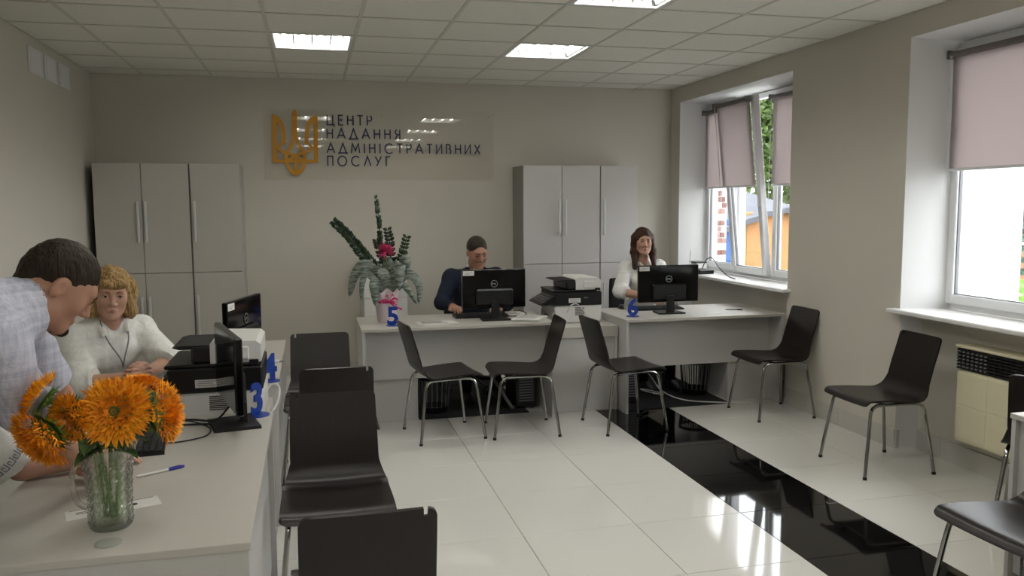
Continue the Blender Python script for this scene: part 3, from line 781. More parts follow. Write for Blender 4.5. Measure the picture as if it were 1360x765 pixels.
def mouse(label, loc, rotz):
    t = thing('computer_mouse', label, 'mouse', loc, rotz, 'black computer mice')
    P = []
    for i in range(9):
        v = i/8; r = math.sin(PI*min(.999, max(.001, v)))**.6; row = []
        for j in range(9):
            u = -1+2*j/8; row.append((u*.031*r, -.055+.11*v, .004+.034*max(0, 1-u*u)**.5*r*(1.1-.35*v)))
        P.append(row)
    b = G().grid(P, .003); b.build('shell', 'black_plastic', t); G().box(-.026, .026, -.045, .045, 0, .006, .002).build('sole', 'black_matte', t, 0)
    G().tube([(0, .03, .030), (0, .044, .028)], .005, 8).build('wheel', 'grey_plastic', t)
mouse('black mouse under the hand of the man in the suit', (1.16, 6.64, .75), math.radians(180))
mouse('black mouse beside the blue number 6', (2.60, 6.62, .75), math.radians(180))

# ------------------------------------------------------------ printers
def printer(label, loc):
    # front faces -x; near long side (-y) carries the sticker
    t = thing('multifunction_printer', label, 'printer', loc, 0, 'black and white multifunction printers')
    # white lower body 0.40 x 0.40
    G().box(0, .40, 0, .40, .0, .145, .012).build('lower_body', 'printer_white', t, 0)
    tr = G().box(-.012, .004, .03, .37, .015, .085, .004).build('paper_tray', 'printer_white', t, 0)
    G().box(-.018, -.010, .15, .25, .045, .062, .003).build('tray_handle', 'grey_plastic', tr, 0)
    v = G()
    for k in range(8): v.box(.17, .25, -.0015, .004, .065+k*.0085, .0695+k*.0085)
    v.build('vent_slots', 'print_dark', t, 0)
    g = G().box(.0, .40, -.006, .406, .145, .255, .008); g.build('scanner_body', 'black_plastic', t, 0)
    p = G().prism([(-.115, .150), (-.105, .165), (.004, .225), (.004, .165), (-.06, .150)], .015, .385, 1); pp = p.build('control_panel', 'black_plastic', t, 0)
    b = G()
    for r in range(4):
        for c in range(9):
            x = -.092+r*.024; z = .1755+(r*.024)*.55
            b.box(x, x+.015, .05+c*.034, .05+c*.034+.022, z-.004, z+.0045, .002)
    b.build('buttons', 'grey_plastic', pp, 0)
    G().box(-.012, .36, .0, .40, .255, .272, .006).build('platen_cover', 'black_plastic', t, 0)
    G().prism([(.02, .345), (.05, .352), (.19, .352), (.19, .335), (.05, .335)], .03, .36, 1).build('document_tray', 'black_matte', t, 0)
    G().box(.10, .225, .012, .388, .272, .345, .010).build('feeder_body', 'black_plastic', t, 0)
    f = G().prism([(.18, .272), (.395, .272), (.395, .350), (.375, .366), (.20, .372), (.18, .358)], .008, .392, 1).build('feeder_cover', 'printer_white', t, 0)
    G().box(.245, .345, -.002, .010, .285, .345, .006).build('cover_panel', 'printer_white', f, 0)
    G().box(.345, .385, -.008, .012, .268, .285, .003).build('hinge', 'black_plastic', t, 0)
    s = G().box(.115, .215, -.0085, -.006, .170, .205).build('sticker', 'paper', t, 0)
    q = G()
    for k, (a, e) in enumerate(((.125, .205), (.125, .19), (.125, .20))): q.box(a, e, -.0092, -.0084, .196-k*.009, .1995-k*.009)
    q.build('print', 'print_grey', s, 0)
    me = text_mesh('DELL', .016, .001)
    o = link('nameplate', me, 'logo_silver', t); o.location = (.262, -.0072, .203); o.rotation_euler = (PI/2, 0, 0)
    return t
printer('black and white printer between the man in the suit and the long-haired woman', (1.905, 6.32, .685))
printer('black and white printer in front of the blonde woman', (-.625, 3.78, .685))

# ------------------------------------------------------------ blue desk numbers
def number(d, label, loc, rotz=0.0):
    t = thing('desk_number', label, 'number sign', loc, rotz, 'blue desk numbers')
    G().lathe([(.0, 0), (.052, 0), (.052, .004), (.0, .004)], 28, (0, 0, 0), False).build('base', 'number_blue', t)
    me = text_mesh(d, .185, .006, .006); me.transform(Matrix.Rotation(PI/2, 4, 'X'))
    zmin = min(v.co.z for v in me.vertices); me.transform(Matrix.Translation((0, 0, .003-zmin)))
    link('numeral', me, 'number_blue', t)
number('3', 'blue standing number 3 beside the edge-on monitor', (-.245, 3.635, .75), math.radians(58))
number('4', 'blue standing number 4 beside the left printer', (-.225, 4.345, .75), math.radians(42))
number('5', 'blue standing number 5 in front of the wrapped plant pot', (.585, 6.16, .75), 0)
number('6', 'blue standing number 6 beside a monitor near the window', (2.50, 6.13, .75), 0)

# ------------------------------------------------------------ wall sign
t = thing('wall_sign', 'clear acrylic sign with a yellow trident and navy lettering on the back wall', 'sign', (.715, YB, 1.90))
SX, SZ, SY = .715, 1.90, -.026
pan = G().box(-1.115, 1.115, SY, SY+.005, 0, .672, .001).build('panel', 'acrylic', t, 0)
for x in (-1.07, 0.0, 1.07):
    for z in (.04, .632): G().tube([(x, -.001, z), (x, SY-.004, z)], .008, 10).build('standoff', 'brushed_metal', t)
def LT(c):
    A = arc
    return {'Ц': (.78, [[(.05, 1), (.05, 0), (.75, 0), (.75, -.2)], [(.62, 1), (.62, 0)]]), 'Е': (.55, [[(.52, 1), (.05, 1), (.05, 0), (.52, 0)], [(.05, .52), (.46, .52)]]),
            'Н': (.66, [[(.05, 1), (.05, 0)], [(.61, 1), (.61, 0)], [(.05, .52), (.61, .52)]]), 'Т': (.6, [[(0, 1), (.6, 1)], [(.3, 1), (.3, 0)]]),
            'Р': (.55, [[(.05, 0), (.05, 1), (.28, 1)]+A(.28, .73, .23, 90, -90, 10, .27)+[(.05, .46)]]), 'А': (.8, [[(0, 0), (.4, 1), (.8, 0)], [(.15, .34), (.65, .34)]]),
            'Д': (.86, [[(.08, 0), (.43, 1), (.78, 0)], [(0, -.12), (0, .0), (.86, .0), (.86, -.12)]]), 'Я': (.58, [[(.53, 0), (.53, 1), (.30, 1)]+A(.30, .74, .23, 90, 270, 10, .26)+[(.53, .48)], [(.30, .48), (.04, 0)]]),
            'М': (.9, [[(.02, 0), (.14, 1), (.45, .25), (.76, 1), (.88, 0)]]), 'І': (.14, [[(.07, 0), (.07, 1)]]), 'С': (.9, [A(.5, .5, .46, 45, 315, 20, .5)]),
            'И': (.66, [[(.05, 1), (.05, 0), (.61, 1), (.61, 0)]]), 'В': (.58, [[(.05, .54), (.28, .54)]+A(.28, .77, .2, -90, 90, 8, .23)+[(.05, 1), (.05, 0), (.30, 0)]+A(.30, .27, .23, -90, 90, 8, .27)]),
            'Х': (.62, [[(.02, 0), (.60, 1)], [(.02, 1), (.60, 0)]]), 'П': (.62, [[(.05, 0), (.05, 1), (.57, 1), (.57, 0)]]), 'О': (.98, [A(.49, .5, .45, 90, 450, 28, .5)]),
            'Л': (.72, [[(.02, 0), (.36, 1), (.70, 0)]]), 'У': (.68, [[(.02, 1), (.36, .36)], [(.66, 1), (.16, 0)]]), 'Г': (.5, [[(.05, 0), (.05, 1), (.48, 1)]])}[c]
for ln, (pxa, pxb, pyt, pyb) in {'ЦЕНТР': (433.5, 494, 153, 165.5), 'НАДАННЯ': (433.5, 531.5, 171.5, 183), 'АДМІНІСТРАТИВНИХ': (434, 637.5, 190, 203), 'ПОСЛУГ': (434.5, 518.5, 208, 219.5)}.items():
    pt = at_y(pxa, pyt, YB+SY); pb = at_y(pxa, pyb, YB+SY); pe = at_y(pxb, (pyt+pyb)/2, YB+SY); hgt = .092
    x0 = pt[0]-SX; x1 = pe[0]-SX; z0 = (pt[2]+pb[2])/2-hgt/2-SZ
    ws = [LT(c)[0]*hgt for c in ln]; gap = (x1-x0-sum(ws))/(len(ln)-1); x = x0
    row = thing('text_line', None, None); row.parent = t
    for c, w_ in zip(ln, ws):
        g = G()
        for k, pl in enumerate(LT(c)[1]): g.stroke([(x+q[0]*hgt, z0+q[1]*hgt) for q in pl], .0115, SY-.0025-.00005*k, SY-.0002)
        g.build('letter', 'sign_navy', row, 0)
        x += w_+gap
def tri(zx, zy):
    p = at_y(340+zx/6.373, 130+zy/6.373, YB+SY); return (p[0]-SX, p[2]-SZ)
u_ = abs(tri(100, 0)[0]-tri(0, 0)[0])/100
em = G(); lay = [0]
def tstroke(pts, w_, curve=True):
    q = [tri(*p) for p in pts]; q = bez(q, 8) if curve else q
    if hasattr(w_, '__len__'):
        n = len(q); ws = [np.interp(i/(n-1), np.linspace(0, 1, len(w_)), w_)*u_ for i in range(n)]
    else: ws = w_*u_
    lay[0] += 1; em.stroke(q, ws, SY-.0030-.00006*lay[0], SY-.0002)
tstroke([(155, 150), (156, 350), (163, 548)], 40, False); tstroke([(503, 155), (505, 350), (508, 548)], 38, False)
tstroke([(146, 534), (525, 537)], 28, False)
tstroke([(135, 144), (178, 176), (212, 222), (229, 290), (236, 392)], [14, 42, 40, 36, 34]); tstroke([(518, 152), (475, 182), (445, 222), (432, 290), (424, 392)], [14, 40, 40, 36, 30])
tstroke([(222, 382), (198, 408), (205, 438), (240, 462), (290, 474), (335, 494), (385, 520), (400, 560)], [22, 22, 24, 26, 26, 26, 26, 22])
tstroke([(432, 382), (462, 405), (456, 436), (425, 458), (385, 470), (335, 494), (285, 520), (265, 560)], [22, 22, 24, 26, 26, 26, 26, 22])
tstroke([(150, 420), (205, 422)], 20, False); tstroke([(455, 422), (505, 420)], 20, False)
tstroke([(325, 95), (326, 130), (326, 200), (327, 280), (330, 345)], [4, 46, 48, 46, 46])
tstroke([(318, 335), (302, 395), (272, 450), (258, 490), (266, 560), (300, 618), (340, 650)], [30, 28, 28, 28, 30, 32, 26]); tstroke([(340, 335), (362, 395), (395, 448), (412, 490), (408, 560), (380, 618), (340, 650)], [30, 28, 28, 28, 30, 32, 26])
tstroke([(338, 490), (338, 645)], 26, False); tstroke([(318, 612), (340, 640), (362, 612)], 36, True)
em.build('emblem', 'sign_yellow', t, 0)

# ------------------------------------------------------------ gas heater below the near window
t = thing('gas_heater', 'cream gas convector heater with a black grille below the window', 'heater', (3.79, 3.885, .20))
G().box(0, .128, -.25, .25, 0, .44, .012).build('body', 'heater_cream', t, 0)
for j in range(2):
    for i in range(2): G().box(-.004, .004, -.235+j*.24, -.005+j*.24, .02+i*.21, .215+i*.21, .008).build('pressed_panel', 'heater_cream', t, 0)
G().box(.02, .128, -.246, .246, .44, .575, .004).build('grille_back', 'heater_black', t, 0)
for k in range(7): G().box(-.002, .02, -.248, .248, .447+k*.0185, .456+k*.0185, .002).build('grille_bar', 'heater_black', t, 0)
g = G()
for k in range(13): g.box(.0, .018, -.24+k*.0395, -.234+k*.0395, .445, .572)
g.build('grille_upright', 'heater_black', t, 0)
for r in range(5):
    for c in range(7): G().box(-.004, .002, .235-c*.033-.018, .235-c*.033, .458+r*.022, .458+r*.022+.010, .001).build('air_slot', 'grey_plastic', t, 0)
G().box(-.012, .130, -.256, .256, .575, .592, .006).build('top_plate', 'heater_cream', t, 0)

# ------------------------------------------------------------ under the desks
def bin_(label, loc):
    t = thing('waste_basket', label, 'waste basket', loc, 0, 'dark slatted waste baskets')
    G().lathe([(.0, .0), (.105, .0), (.112, .05), (.108, .05), (.10, .006), (0, .006)], 28, (0, 0, 0), False).build('base', 'black_plastic', t)
    for k in range(36):
        a = 2*PI*k/36; c, s = math.cos(a), math.sin(a)
        G().tube([(.110*c, .110*s, .045), (.130*c, .130*s, .275)], .0035, 5).build('slat', 'grey_plastic' if k % 2 else 'black_plastic', t)
    G().lathe([(.126, .268), (.136, .268), (.138, .292), (.132, .292)], 28, (0, 0, 0), False).build('rim', 'black_plastic', t)
bin_('dark slatted waste basket under the desk with the potted plant', (.93, 6.42, .008))
bin_('dark slatted waste basket under the desk beside the window', (3.22, 6.46, .008))
for lb, x0, x1, y0, y1 in (('dark carpet mat under the desk with the potted plant', .775, 1.655, 6.20, 7.6), ('dark carpet mat at the end of the black floor strip', 2.405, 3.34, 6.05, 7.6)):
    t = G().box(x0, x1, y0, y1, 0, .007, .002).build('floor_mat', 'mat_dark', None, 0); tag(t, lb, 'mat', 'dark floor mats')
def tower(label, loc, rotz=0):
    t = thing('computer_tower', label, 'computer', loc, rotz, 'computer towers')
    G().box(-.085, .085, -.19, .19, .012, .36, .006).build('case', 'black_plastic', t, 0)
    G().box(-.082, .082, .19, .205, .016, .356, .006).build('front_bezel', 'black_gloss', t, 0)
    g = G()
    for k in range(9): g.box(-.06, .06, -.1925, -.189, .06+k*.022, .07+k*.022)
    g.build('rear_vents', 'grey_plastic', t, 0)
    for x in (-.06, .06):
        for y in (-.15, .15): G().box(x-.012, x+.012, y-.012, y+.012, 0, .012).build('foot', 'rubber', t, 0)
tower('black computer tower behind the feet of the suited man', (1.66, 6.50, .007)); tower('black computer tower under the desk beside the window', (2.52, 6.42, .007))
def cable(label, pts, r, mat, n=8): 
    o = G().tube(bez(pts, n), r, 6).build('cable', mat); tag(o, label, 'cable', 'loose cables'); return o
cable('white cable curving over the floor under desk 6', [(2.62, 6.70, .30), (2.80, 6.55, .20), (2.88, 6.40, .06), (3.0, 6.22, .014), (3.2, 6.09, .012), (3.42, 6.03, .006), (3.70, 6.02, .006)], .006, 'cable_white')
cable('pale coiled cable on the mat under desk 6', [(2.74+.10*math.cos(a), 6.28+.06*math.sin(a), .06+.05*math.sin(a*.5)**2) for a in np.linspace(0, 12, 24)], .004, 'cable_white', 4)
cable('grey sloping cable duct under desk 5', [(1.34, 6.56, .36), (1.44, 6.42, .20), (1.52, 6.31, .05), (1.54, 6.27, .022)], .014, 'grey_plastic')
cable('thin black cable hanging under desk 5', [(1.36, 6.46, .60), (1.40, 6.44, .35), (1.45, 6.45, .12), (1.50, 6.42, .015)], .004, 'cable_black')
cable('black cable bundle behind the monitor of desk 5', [(1.41, 6.24, .84), (1.50, 6.30, .775), (1.60, 6.36, .757), (1.68, 6.42, .757), (1.72, 6.55, .757), (1.70, 6.69, .757), (1.70, 6.722, .745), (1.70, 6.73, .60)], .004, 'cable_black')
cable('black cable looping beside the edge-on monitor', [(-.34, 3.48, .835), (-.40, 3.50, .775), (-.50, 3.60, .757), (-.60, 3.62, .757), (-.66, 3.58, .757), (-.60, 3.53, .757), (-.48, 3.52, .757), (-.38, 3.50, .757)], .0045, 'cable_black')
cable('thin keyboard cable on the sunflower desk', [(-.575, 3.26, .757), (-.50, 3.28, .754), (-.42, 3.34, .754), (-.42, 3.46, .754), (-.50, 3.58, .754), (-.58, 3.64, .754), (-.60, 3.645, .754), (-.62, 3.60, .80), (-.635, 3.52, .76)], .0028, 'cable_black')
cable('white usb cable arching beside the left printer', [(-.238, 3.98, .76), (-.20, 4.02, .80), (-.165, 4.0, .79), (-.17, 3.90, .74), (-.21, 3.80, .70), (-.24, 3.74, .69)], .004, 'cable_white')
cable('white usb cable arching over the side of the right printer', [(2.0, 6.30, .78), (2.02, 6.26, .84), (2.07, 6.25, .85), (2.12, 6.24, .80), (2.18, 6.22, .72), (2.22, 6.20, .692), (2.26, 6.22, .692)], .004, 'cable_white')

# ------------------------------------------------------------ papers, pens, cards
def sheet(name, label, cat, cx, cy, w_, d_, rz, z=.75, mat='paper', n=1, grp=None, marks=True, th=.0012):
    t = thing(name, label, cat, (cx, cy, z), rz, grp)
    for k in range(n):
        a = rnd.uniform(-.12, .12) if n > 1 else 0
        m = Matrix.Rotation(a, 4, 'Z') @ Matrix.Translation((rnd.uniform(-.01, .01) if n > 1 else 0, rnd.uniform(-.01, .01) if n > 1 else 0, .0003+k*th*1.15))
        s = G().box(-w_/2, w_/2, -d_/2, d_/2, 0, th).xf(m).build('sheet', mat, t, 0)
        if marks and k == n-1:
            g = G()
            for r in range(7): g.box(-w_*.4, w_*(.1+.3*rnd.random()), d_*.35-r*d_*.11, d_*.35-r*d_*.11+.007, th, th+.0003)
            g.xf(m).build('print', 'print_dark', s, 0)
    return t
sheet('paper_stack', 'loose printed sheets on desk 5 in front of the keyboard', 'papers', .93, 6.20, .29, .16, .15, n=3)
sheet('paper_stack', 'thick stack of papers on desk 5 beside the right printer', 'papers', 1.66, 6.20, .22, .27, -.5, n=7, th=.002)
sheet('paper_stack', 'two sheets near the corner of desk 5, behind the stack of papers', 'papers', 1.62, 6.56, .21, .16, .1, n=2)
c = sheet('business_card', 'white printed card lying under the crystal pitcher', 'card', -.595, 2.595, .255, .085, .33, marks=False)
g = G().lathe([(.0, .0016), (.011, .0016), (.011, .0019), (0, .0019)], 14, (.055, 0, 0), False).box(-.10, -.02, .012, .016, .0016, .0019).box(-.10, -.04, .0, .004, .0016, .0019).box(-.115, .115, .036, .039, .0016, .0019)
g.build('print', 'print_dark', c, 0)
def pen(label, p0, p1, z, body, cap):
    p0 = np.array([p0[0], p0[1], z+.0055]); p1 = np.array([p1[0], p1[1], z+.0055]); L = np.linalg.norm(p1-p0); d = (p1-p0)/L
    t = thing('pen', label, 'pen', tuple(p0-np.array([0, 0, .0055])), math.atan2(d[1], d[0]))
    G().tube([(0, 0, .0055), (.008, 0, .0055), (L*.66, 0, .0055)], [.003, .0042, .0045], 10).build('barrel', body, t)
    G().tube([(L*.66, 0, .0055), (L*.95, 0, .0055), (L, 0, .0055)], [.0053, .0053, .0035], 10).build('cap', cap, t)
    G().box(L*.70, L*.92, -.0012, .0012, .010, .0125, .0008).build('clip', cap, t, 0)
pen('white pen with a blue cap on the sunflower desk', (-.585, 2.875), (-.447, 2.955), .75, 'pen_white', 'pen_blue')
pen('dark pen lying on desk 6 near the window', (3.40, 6.28), (3.53, 6.22), .75, 'grey_plastic', 'black_plastic')
sheet('paper_stack', 'thin white slip lying on desk 6 near the window', 'papers', 3.20, 6.10, .12, .06, .2, marks=False)
t = thing('usb_plug', 'small white plug lying on the desk behind the blue number 4', 'plug', (-.215, 4.86, .75), .1)
G().box(-.03, .02, -.012, .012, 0, .016, .004).build('body', 'pvc_white', t, 0); G().box(.02, .045, -.006, .006, .004, .012).build('connector', 'brushed_metal', t, 0)
# box of electronics on the sill corner
t = thing('router', 'black router with an upright white antenna on the far window sill', 'router', (3.80, 7.55, ZS), .2)
G().box(-.08, .10, -.10, .10, .0, .045, .008).build('body', 'black_plastic', t, 0); G().tube([(-.06, .08, .04), (-.05, .09, .23)], [.006, .004], 8).build('antenna', 'pvc_white', t)
for k in range(4): G().box(-.0815, -.079, -.07+k*.035, -.045+k*.035, .012, .032).build('port', 'grey_plastic', t, 0)
t = thing('power_strip_box', 'white cable box behind the router on the far sill', 'box', (3.90, 7.80, ZS))
G().box(-.06, .06, -.08, .08, 0, .09, .006).build('body', 'printer_white', t, 0); G().box(-.062, .062, -.082, .082, .09, .105, .005).build('lid', 'black_plastic', t, 0)
cable('black cable running over the far window sill', [(3.86, 7.62, 1.0), (3.84, 7.5, 1.09), (3.80, 7.3, 1.12), (3.78, 7.12, 1.04), (3.80, 6.98, .97), (3.80, 6.85, .955)], .005, 'cable_black')
# ------------------------------------------------------------ crystal pitcher and sunflowers
VX, VY = -.57, 2.45
t = thing('crystal_pitcher', 'diamond-cut crystal pitcher holding the sunflowers', 'pitcher', (VX, VY, .75))
prof = [(.050, 0), (.056, .006), (.057, .02), (.056, .05), (.057, .10), (.061, .16), (.067, .20), (.071, .235)]
def vase_r(z): return float(np.interp(z, [p[1] for p in prof], [p[0] for p in prof]))
N, MM = 96, 66; V = []; F_ = []
for i in range(MM+1):
    z = .235*i/MM
    for k in range(N):
        a = 2*PI*k/N; r = vase_r(z)
        if .012 < z < .205:
            q = abs(((a*14/(2*PI)+z/.026) % 1)-.5)*2; p2 = abs(((a*14/(2*PI)-z/.026) % 1)-.5)*2
            r += .0075*min(q, p2)-.0025
        zz = z
        if i > MM-12:
            s = (i-MM+12)/12; sp = max(0, math.cos(a-.2))**3; r += .016*sp*s*s; zz += .020*sp*s*s-.006*s*math.sin(a)**2
        V.append((r*math.cos(a), r*math.sin(a), zz))
for i in range(MM):
    for k in range(N): F_.append((i*N+k, i*N+(k+1) % N, (i+1)*N+(k+1) % N, (i+1)*N+k))
o = len(V)
for i in range(MM, 3, -1):
    z = .235*i/MM
    for k in range(N):
        a = 2*PI*k/N; r = vase_r(z)-.006; zz = z
        if i > MM-12: s = (i-MM+12)/12; sp = max(0, math.cos(a-.2))**3; r += .016*sp*s*s; zz += .020*sp*s*s-.006*s*math.sin(a)**2
        V.append((r*math.cos(a), r*math.sin(a), zz))
rows = MM-3
for k in range(N): F_.append((MM*N+k, MM*N+(k+1) % N, o+(k+1) % N, o+k))
for i in range(rows-1):
    for k in range(N): F_.append((o+i*N+k, o+i*N+(k+1) % N, o+(i+1)*N+(k+1) % N, o+(i+1)*N+k))
F_.append(tuple(range(N))[::-1]); F_.append(tuple(o+(rows-1)*N+k for k in range(N)))
g = G(); g._add(V, F_); g.build('glass_body', 'crystal', t, 0)
hp = bez([(-.060, -.01, .185), (-.078, -.014, .188), (-.088, -.016, .165), (-.088, -.016, .12), (-.078, -.014, .080), (-.056, -.01, .062)], 6)
G().tube(hp, [.008]*len(hp), 10).build('handle', 'crystal', t)
G().lathe([(0, .016), (.048, .016), (.049, .05), (.050, .10), (.053, .135), (0, .135)], 32, (0, 0, 0), False).build('water', 'water', t)
def sunflower(label, c, d, R, deep=.35, seed=1, heart=True, back=False):
    # c: head centre (world), d: facing direction, R: head radius
    rr = random.Random(seed); c = Vector(c); d = Vector(d).normalized()
    t = thing('sunflower', label, 'flower', (VX, VY, .775), 0, 'double sunflowers in the pitcher'); L = c-Vector((VX, VY, .775))
    q = d.to_track_quat('Z', 'Y').to_matrix().to_4x4(); MX = Matrix.Translation(L) @ q
    ga, gb = G(), G(); NR = 13
    for k in range(NR):
        fr = k/(NR-1); rad = 1.0-.80*fr; n = int(66*rad**.8)+10; dome = math.sqrt(max(0, 1-(rad*.92)**2))
        for i in range(n):
            a = 2*PI*(i+rr.random())/n; ln = (.32-.10*fr)*R*(.65+.6*rr.random()); w_ = R*(.050+.022*rr.random())
            out = .95-.75*fr+rr.uniform(-.40, .40); ca, sa = math.cos(a), math.sin(a)
            r0 = rad*R*(.74+.06*rr.random()); z0 = R*(.06+.46*dome)
            dr = Vector((ca*out, sa*out, math.sqrt(max(.05, 1-min(.95, out*out)))*.9+rr.uniform(-.15, .15))).normalized(); tw = rr.uniform(-.5, .5)
            n_ = Vector((-sa, ca, tw)); P0 = Vector((ca*r0, sa*r0, z0)); Pm = P0+dr*ln*.6; P1 = P0+dr*ln+Vector((ca, sa, -.25))*R*.05*rr.random()
            (gb if (fr > .62 or rr.random() < .22) else ga)._add([P0-n_*w_*.4, P0+n_*w_*.4, Pm+n_*w_*.6, Pm-n_*w_*.6, P1], [(0, 1, 2, 3), (3, 2, 4)])
    tag(ga.xf(MX).build('petals', 'petal', t, 0), kind='stuff'); tag(gb.xf(MX).build('inner_petals', 'petal_deep', t, 0), kind='stuff')
    if heart: G().lathe([(0, .52*R), (.07*R, .55*R), (.11*R, .60*R), (.06*R, .57*R), (0, .58*R)], 16, (0, 0, 0), False).xf(MX).build('flower_heart', 'flower_heart', t)
    G().lathe([(.0, -.22*R), (.14*R, -.20*R), (.40*R, -.04*R), (.55*R, .06*R), (0, .10*R)], 18, (0, 0, 0), False).xf(MX).build('calyx', 'stem_green', t)
    s = G()
    for i in range(26):
        a = 2*PI*i/26+rr.random()*.2; ca, sa = math.cos(a), math.sin(a); l = R*(.72+.2*rr.random()); n_ = Vector((-sa, ca, 0))*R*.075
        P0 = Vector((ca*R*.3, sa*R*.3, -.10*R)); Pm = Vector((ca*l*.75, sa*l*.75, -.04*R)); P1 = Vector((ca*l, sa*l, -.10*R-.1*R*rr.random()))
        s._add([P0-n_, P0+n_, Pm+n_*.9, Pm-n_*.9, P1], [(0, 1, 2, 3), (3, 2, 4)])
    s.xf(MX).build('sepals', 'stem_green', t, 0)
    b = L-d*R*.18; k0 = Vector((rr.uniform(-.02, .02), rr.uniform(-.02, .02), 0)); rim = Vector((b.x*.28, b.y*.28, .20))
    G().tube(bez([k0, (k0+rim)*.5, rim, b*.6+Vector((rim.x, rim.y, rim.z))*.4+Vector((0, 0, .01)), b], 5), .0055, 8).build('stem', 'stem_green', t)
    for i in range(2):
        z = .20+.03*i; a = rr.random()*6.28; p = [[] for _ in range(7)]
        for u in range(7):
            f = u/6; wd = .026*math.sin(PI*min(.98, f*.93+.05)); base = Vector((rim.x*.9, rim.y*.9, z))+Vector((math.cos(a), math.sin(a), 0))*f*.085+Vector((0, 0, .025*f-.05*f*f)); sd = Vector((-math.sin(a), math.cos(a), 0))
            p[u] = [base-sd*wd+Vector((0, 0, .006)), base, base+sd*wd+Vector((0, 0, .006))]
        G().grid(p, .0012).build('leaf', 'leaf_green', t)
def fp(px, py, Y): return tuple(at_y(px, py, Y))
sunflower('largest orange sunflower, facing out over the pitcher rim', fp(155, 546, 2.42), (.10, -1, .22), .092, seed=1)
sunflower('orange sunflower drooping lowest, over the pitcher handle', fp(63, 574, 2.34), (-.55, -.65, -.45), .088, seed=2, heart=False)
sunflower('orange sunflower tilted up and away, behind the drooping one', fp(62, 530, 2.40), (-.75, -.05, .55), .072, seed=3, heart=False)
sunflower('orange sunflower squeezed between the largest and the drooping one', fp(100, 552, 2.40), (-.45, -.75, -.05), .066, seed=4, heart=False)
sunflower('orange sunflower turned sideways beside the pitcher spout', fp(208, 550, 2.46), (.93, -.15, .12), .088, seed=5, heart=False)
sunflower('small orange sunflower peeking out behind the largest one', fp(190, 520, 2.56), (.25, .05, .95), .066, seed=6, heart=False)

# ------------------------------------------------------------ wrapped bromeliad and zz plant on desk 5
PX_, PY_ = .555, 6.36
t = thing('potted_plant', 'bromeliad and zz plant with a pink flower in a pink-wrapped pot on desk 5', 'plant', (PX_, PY_, .75))
n = 40; V = []; F_ = []
for i, (z, r0) in enumerate(((0, .060), (.02, .066), (.08, .074), (.15, .082), (.20, .090), (.235, .10), (.255, .112))):
    for k in range(n):
        a = 2*PI*k/n; am = .0+.010*(z/.255)**2; r = r0+am*math.sin(a*9+1)+.004*math.sin(a*17+i)
        V.append((r*math.cos(a), r*math.sin(a), z+(.018*math.sin(a*7) if i == 6 else 0)))
for i in range(6):
    for k in range(n): F_.append((i*n+k, i*n+(k+1) % n, (i+1)*n+(k+1) % n, (i+1)*n+k))
F_.append(tuple(range(n))[::-1]); g = G(); g._add(V, F_); g.build('wrapping_paper', 'wrap_pink', t, 60)
G().lathe([(0, .02), (.05, .02), (.065, .20), (0, .20)], 20, (0, 0, 0), False).build('pot', 'grey_plastic', t)
rb = G().lathe([(.085, .155), (.0865, .155), (.088, .172), (.0865, .172)], 30, (0, 0, 0), False).build('ribbon', 'ribbon_pink', t)
for k, (dx, dz, s) in enumerate(((-.07, .012, 1), (.06, .02, 1), (-.035, .045, .8), (.03, .05, .8), (.09, -.055, 1.1), (.05, -.02, .8))):
    pts = bez([(.02, -.095, .165), (.02+dx*.5, -.112, .165+dz*.9+.012), (.02+dx, -.108, .165+dz)], 5); P = [[(p[0], p[1], p[2]-.007*s), (p[0], p[1]-.003, p[2]), (p[0], p[1], p[2]+.007*s)] for p in pts]
    G().grid(P, .001).build('bow_loop', 'ribbon_pink', t)
def lw(px, py, dy=0.0): p = at_y(px, py, PY_+dy); return Vector((p[0]-PX_, p[1]-PY_, p[2]-.75))
def strap(pts, w_, mat='aechmea_leaf', tip=.25, par=t):
    w_ *= 1.22
    q = [Vector(p) for p in bez([lw(*p) for p in pts], 6)]; m = len(q); P = []
    for i in range(m):
        tg = (q[min(i+1, m-1)]-q[max(i-1, 0)]).normalized(); sd = tg.cross(Vector((0, -1, .35))); sd = sd.normalized() if sd.length > .05 else Vector((1, 0, 0))
        f = i/(m-1); ww = w_*(.65+.35*math.sin(PI*min(1, f*1.2)))*(1 if f < 1-tip else max(.08, math.sqrt(max(0, 1-((f-(1-tip))/tip)**2))))
        nr = tg.cross(sd); P.append([q[i]+sd*ww*v*.5+nr*(v*v*.16*w_) for v in (-1, -.5, 0, .5, 1)])
    G().grid(P, .002).build('leaf', mat, par)
strap([(510, 388, 0), (500, 364, -.03), (485, 351, -.04), (471, 366, -.05), (464, 394, -.05)], .075)
strap([(508, 388, -.02), (498, 372, -.06), (486, 362, -.09), (481, 378, -.10), (480, 399, -.10)], .045)
strap([(512, 390, -.03), (502, 376, -.08), (497, 380, -.12), (500, 408, -.13)], .072)
strap([(514, 388, .02), (508, 368, .02), (500, 352, .0), (492, 344, -.02)], .055)
strap([(516, 388, 0), (517, 370, -.01), (516, 352, -.01), (514, 341, -.03)], .085)
strap([(520, 388, -.03), (526, 368, -.06), (530, 353, -.09), (531, 362, -.12), (530, 385, -.13)], .082)
strap([(516, 390, -.04), (512, 372, -.08), (508, 362, -.10), (507, 370, -.12)], .075)
strap([(522, 388, .03), (532, 362, .03), (538, 344, .0), (541, 348, -.02), (541, 364, -.03)], .060)
strap([(522, 388, 0), (534, 368, -.02), (547, 365, -.03), (557, 380, -.04), (557, 404, -.05)], .062)
strap([(522, 389, -.02), (534, 378, -.05), (543, 386, -.07), (554, 404, -.08)], .045)
strap([(520, 384, .05), (523, 360, .07), (520, 340, .08)], .06)
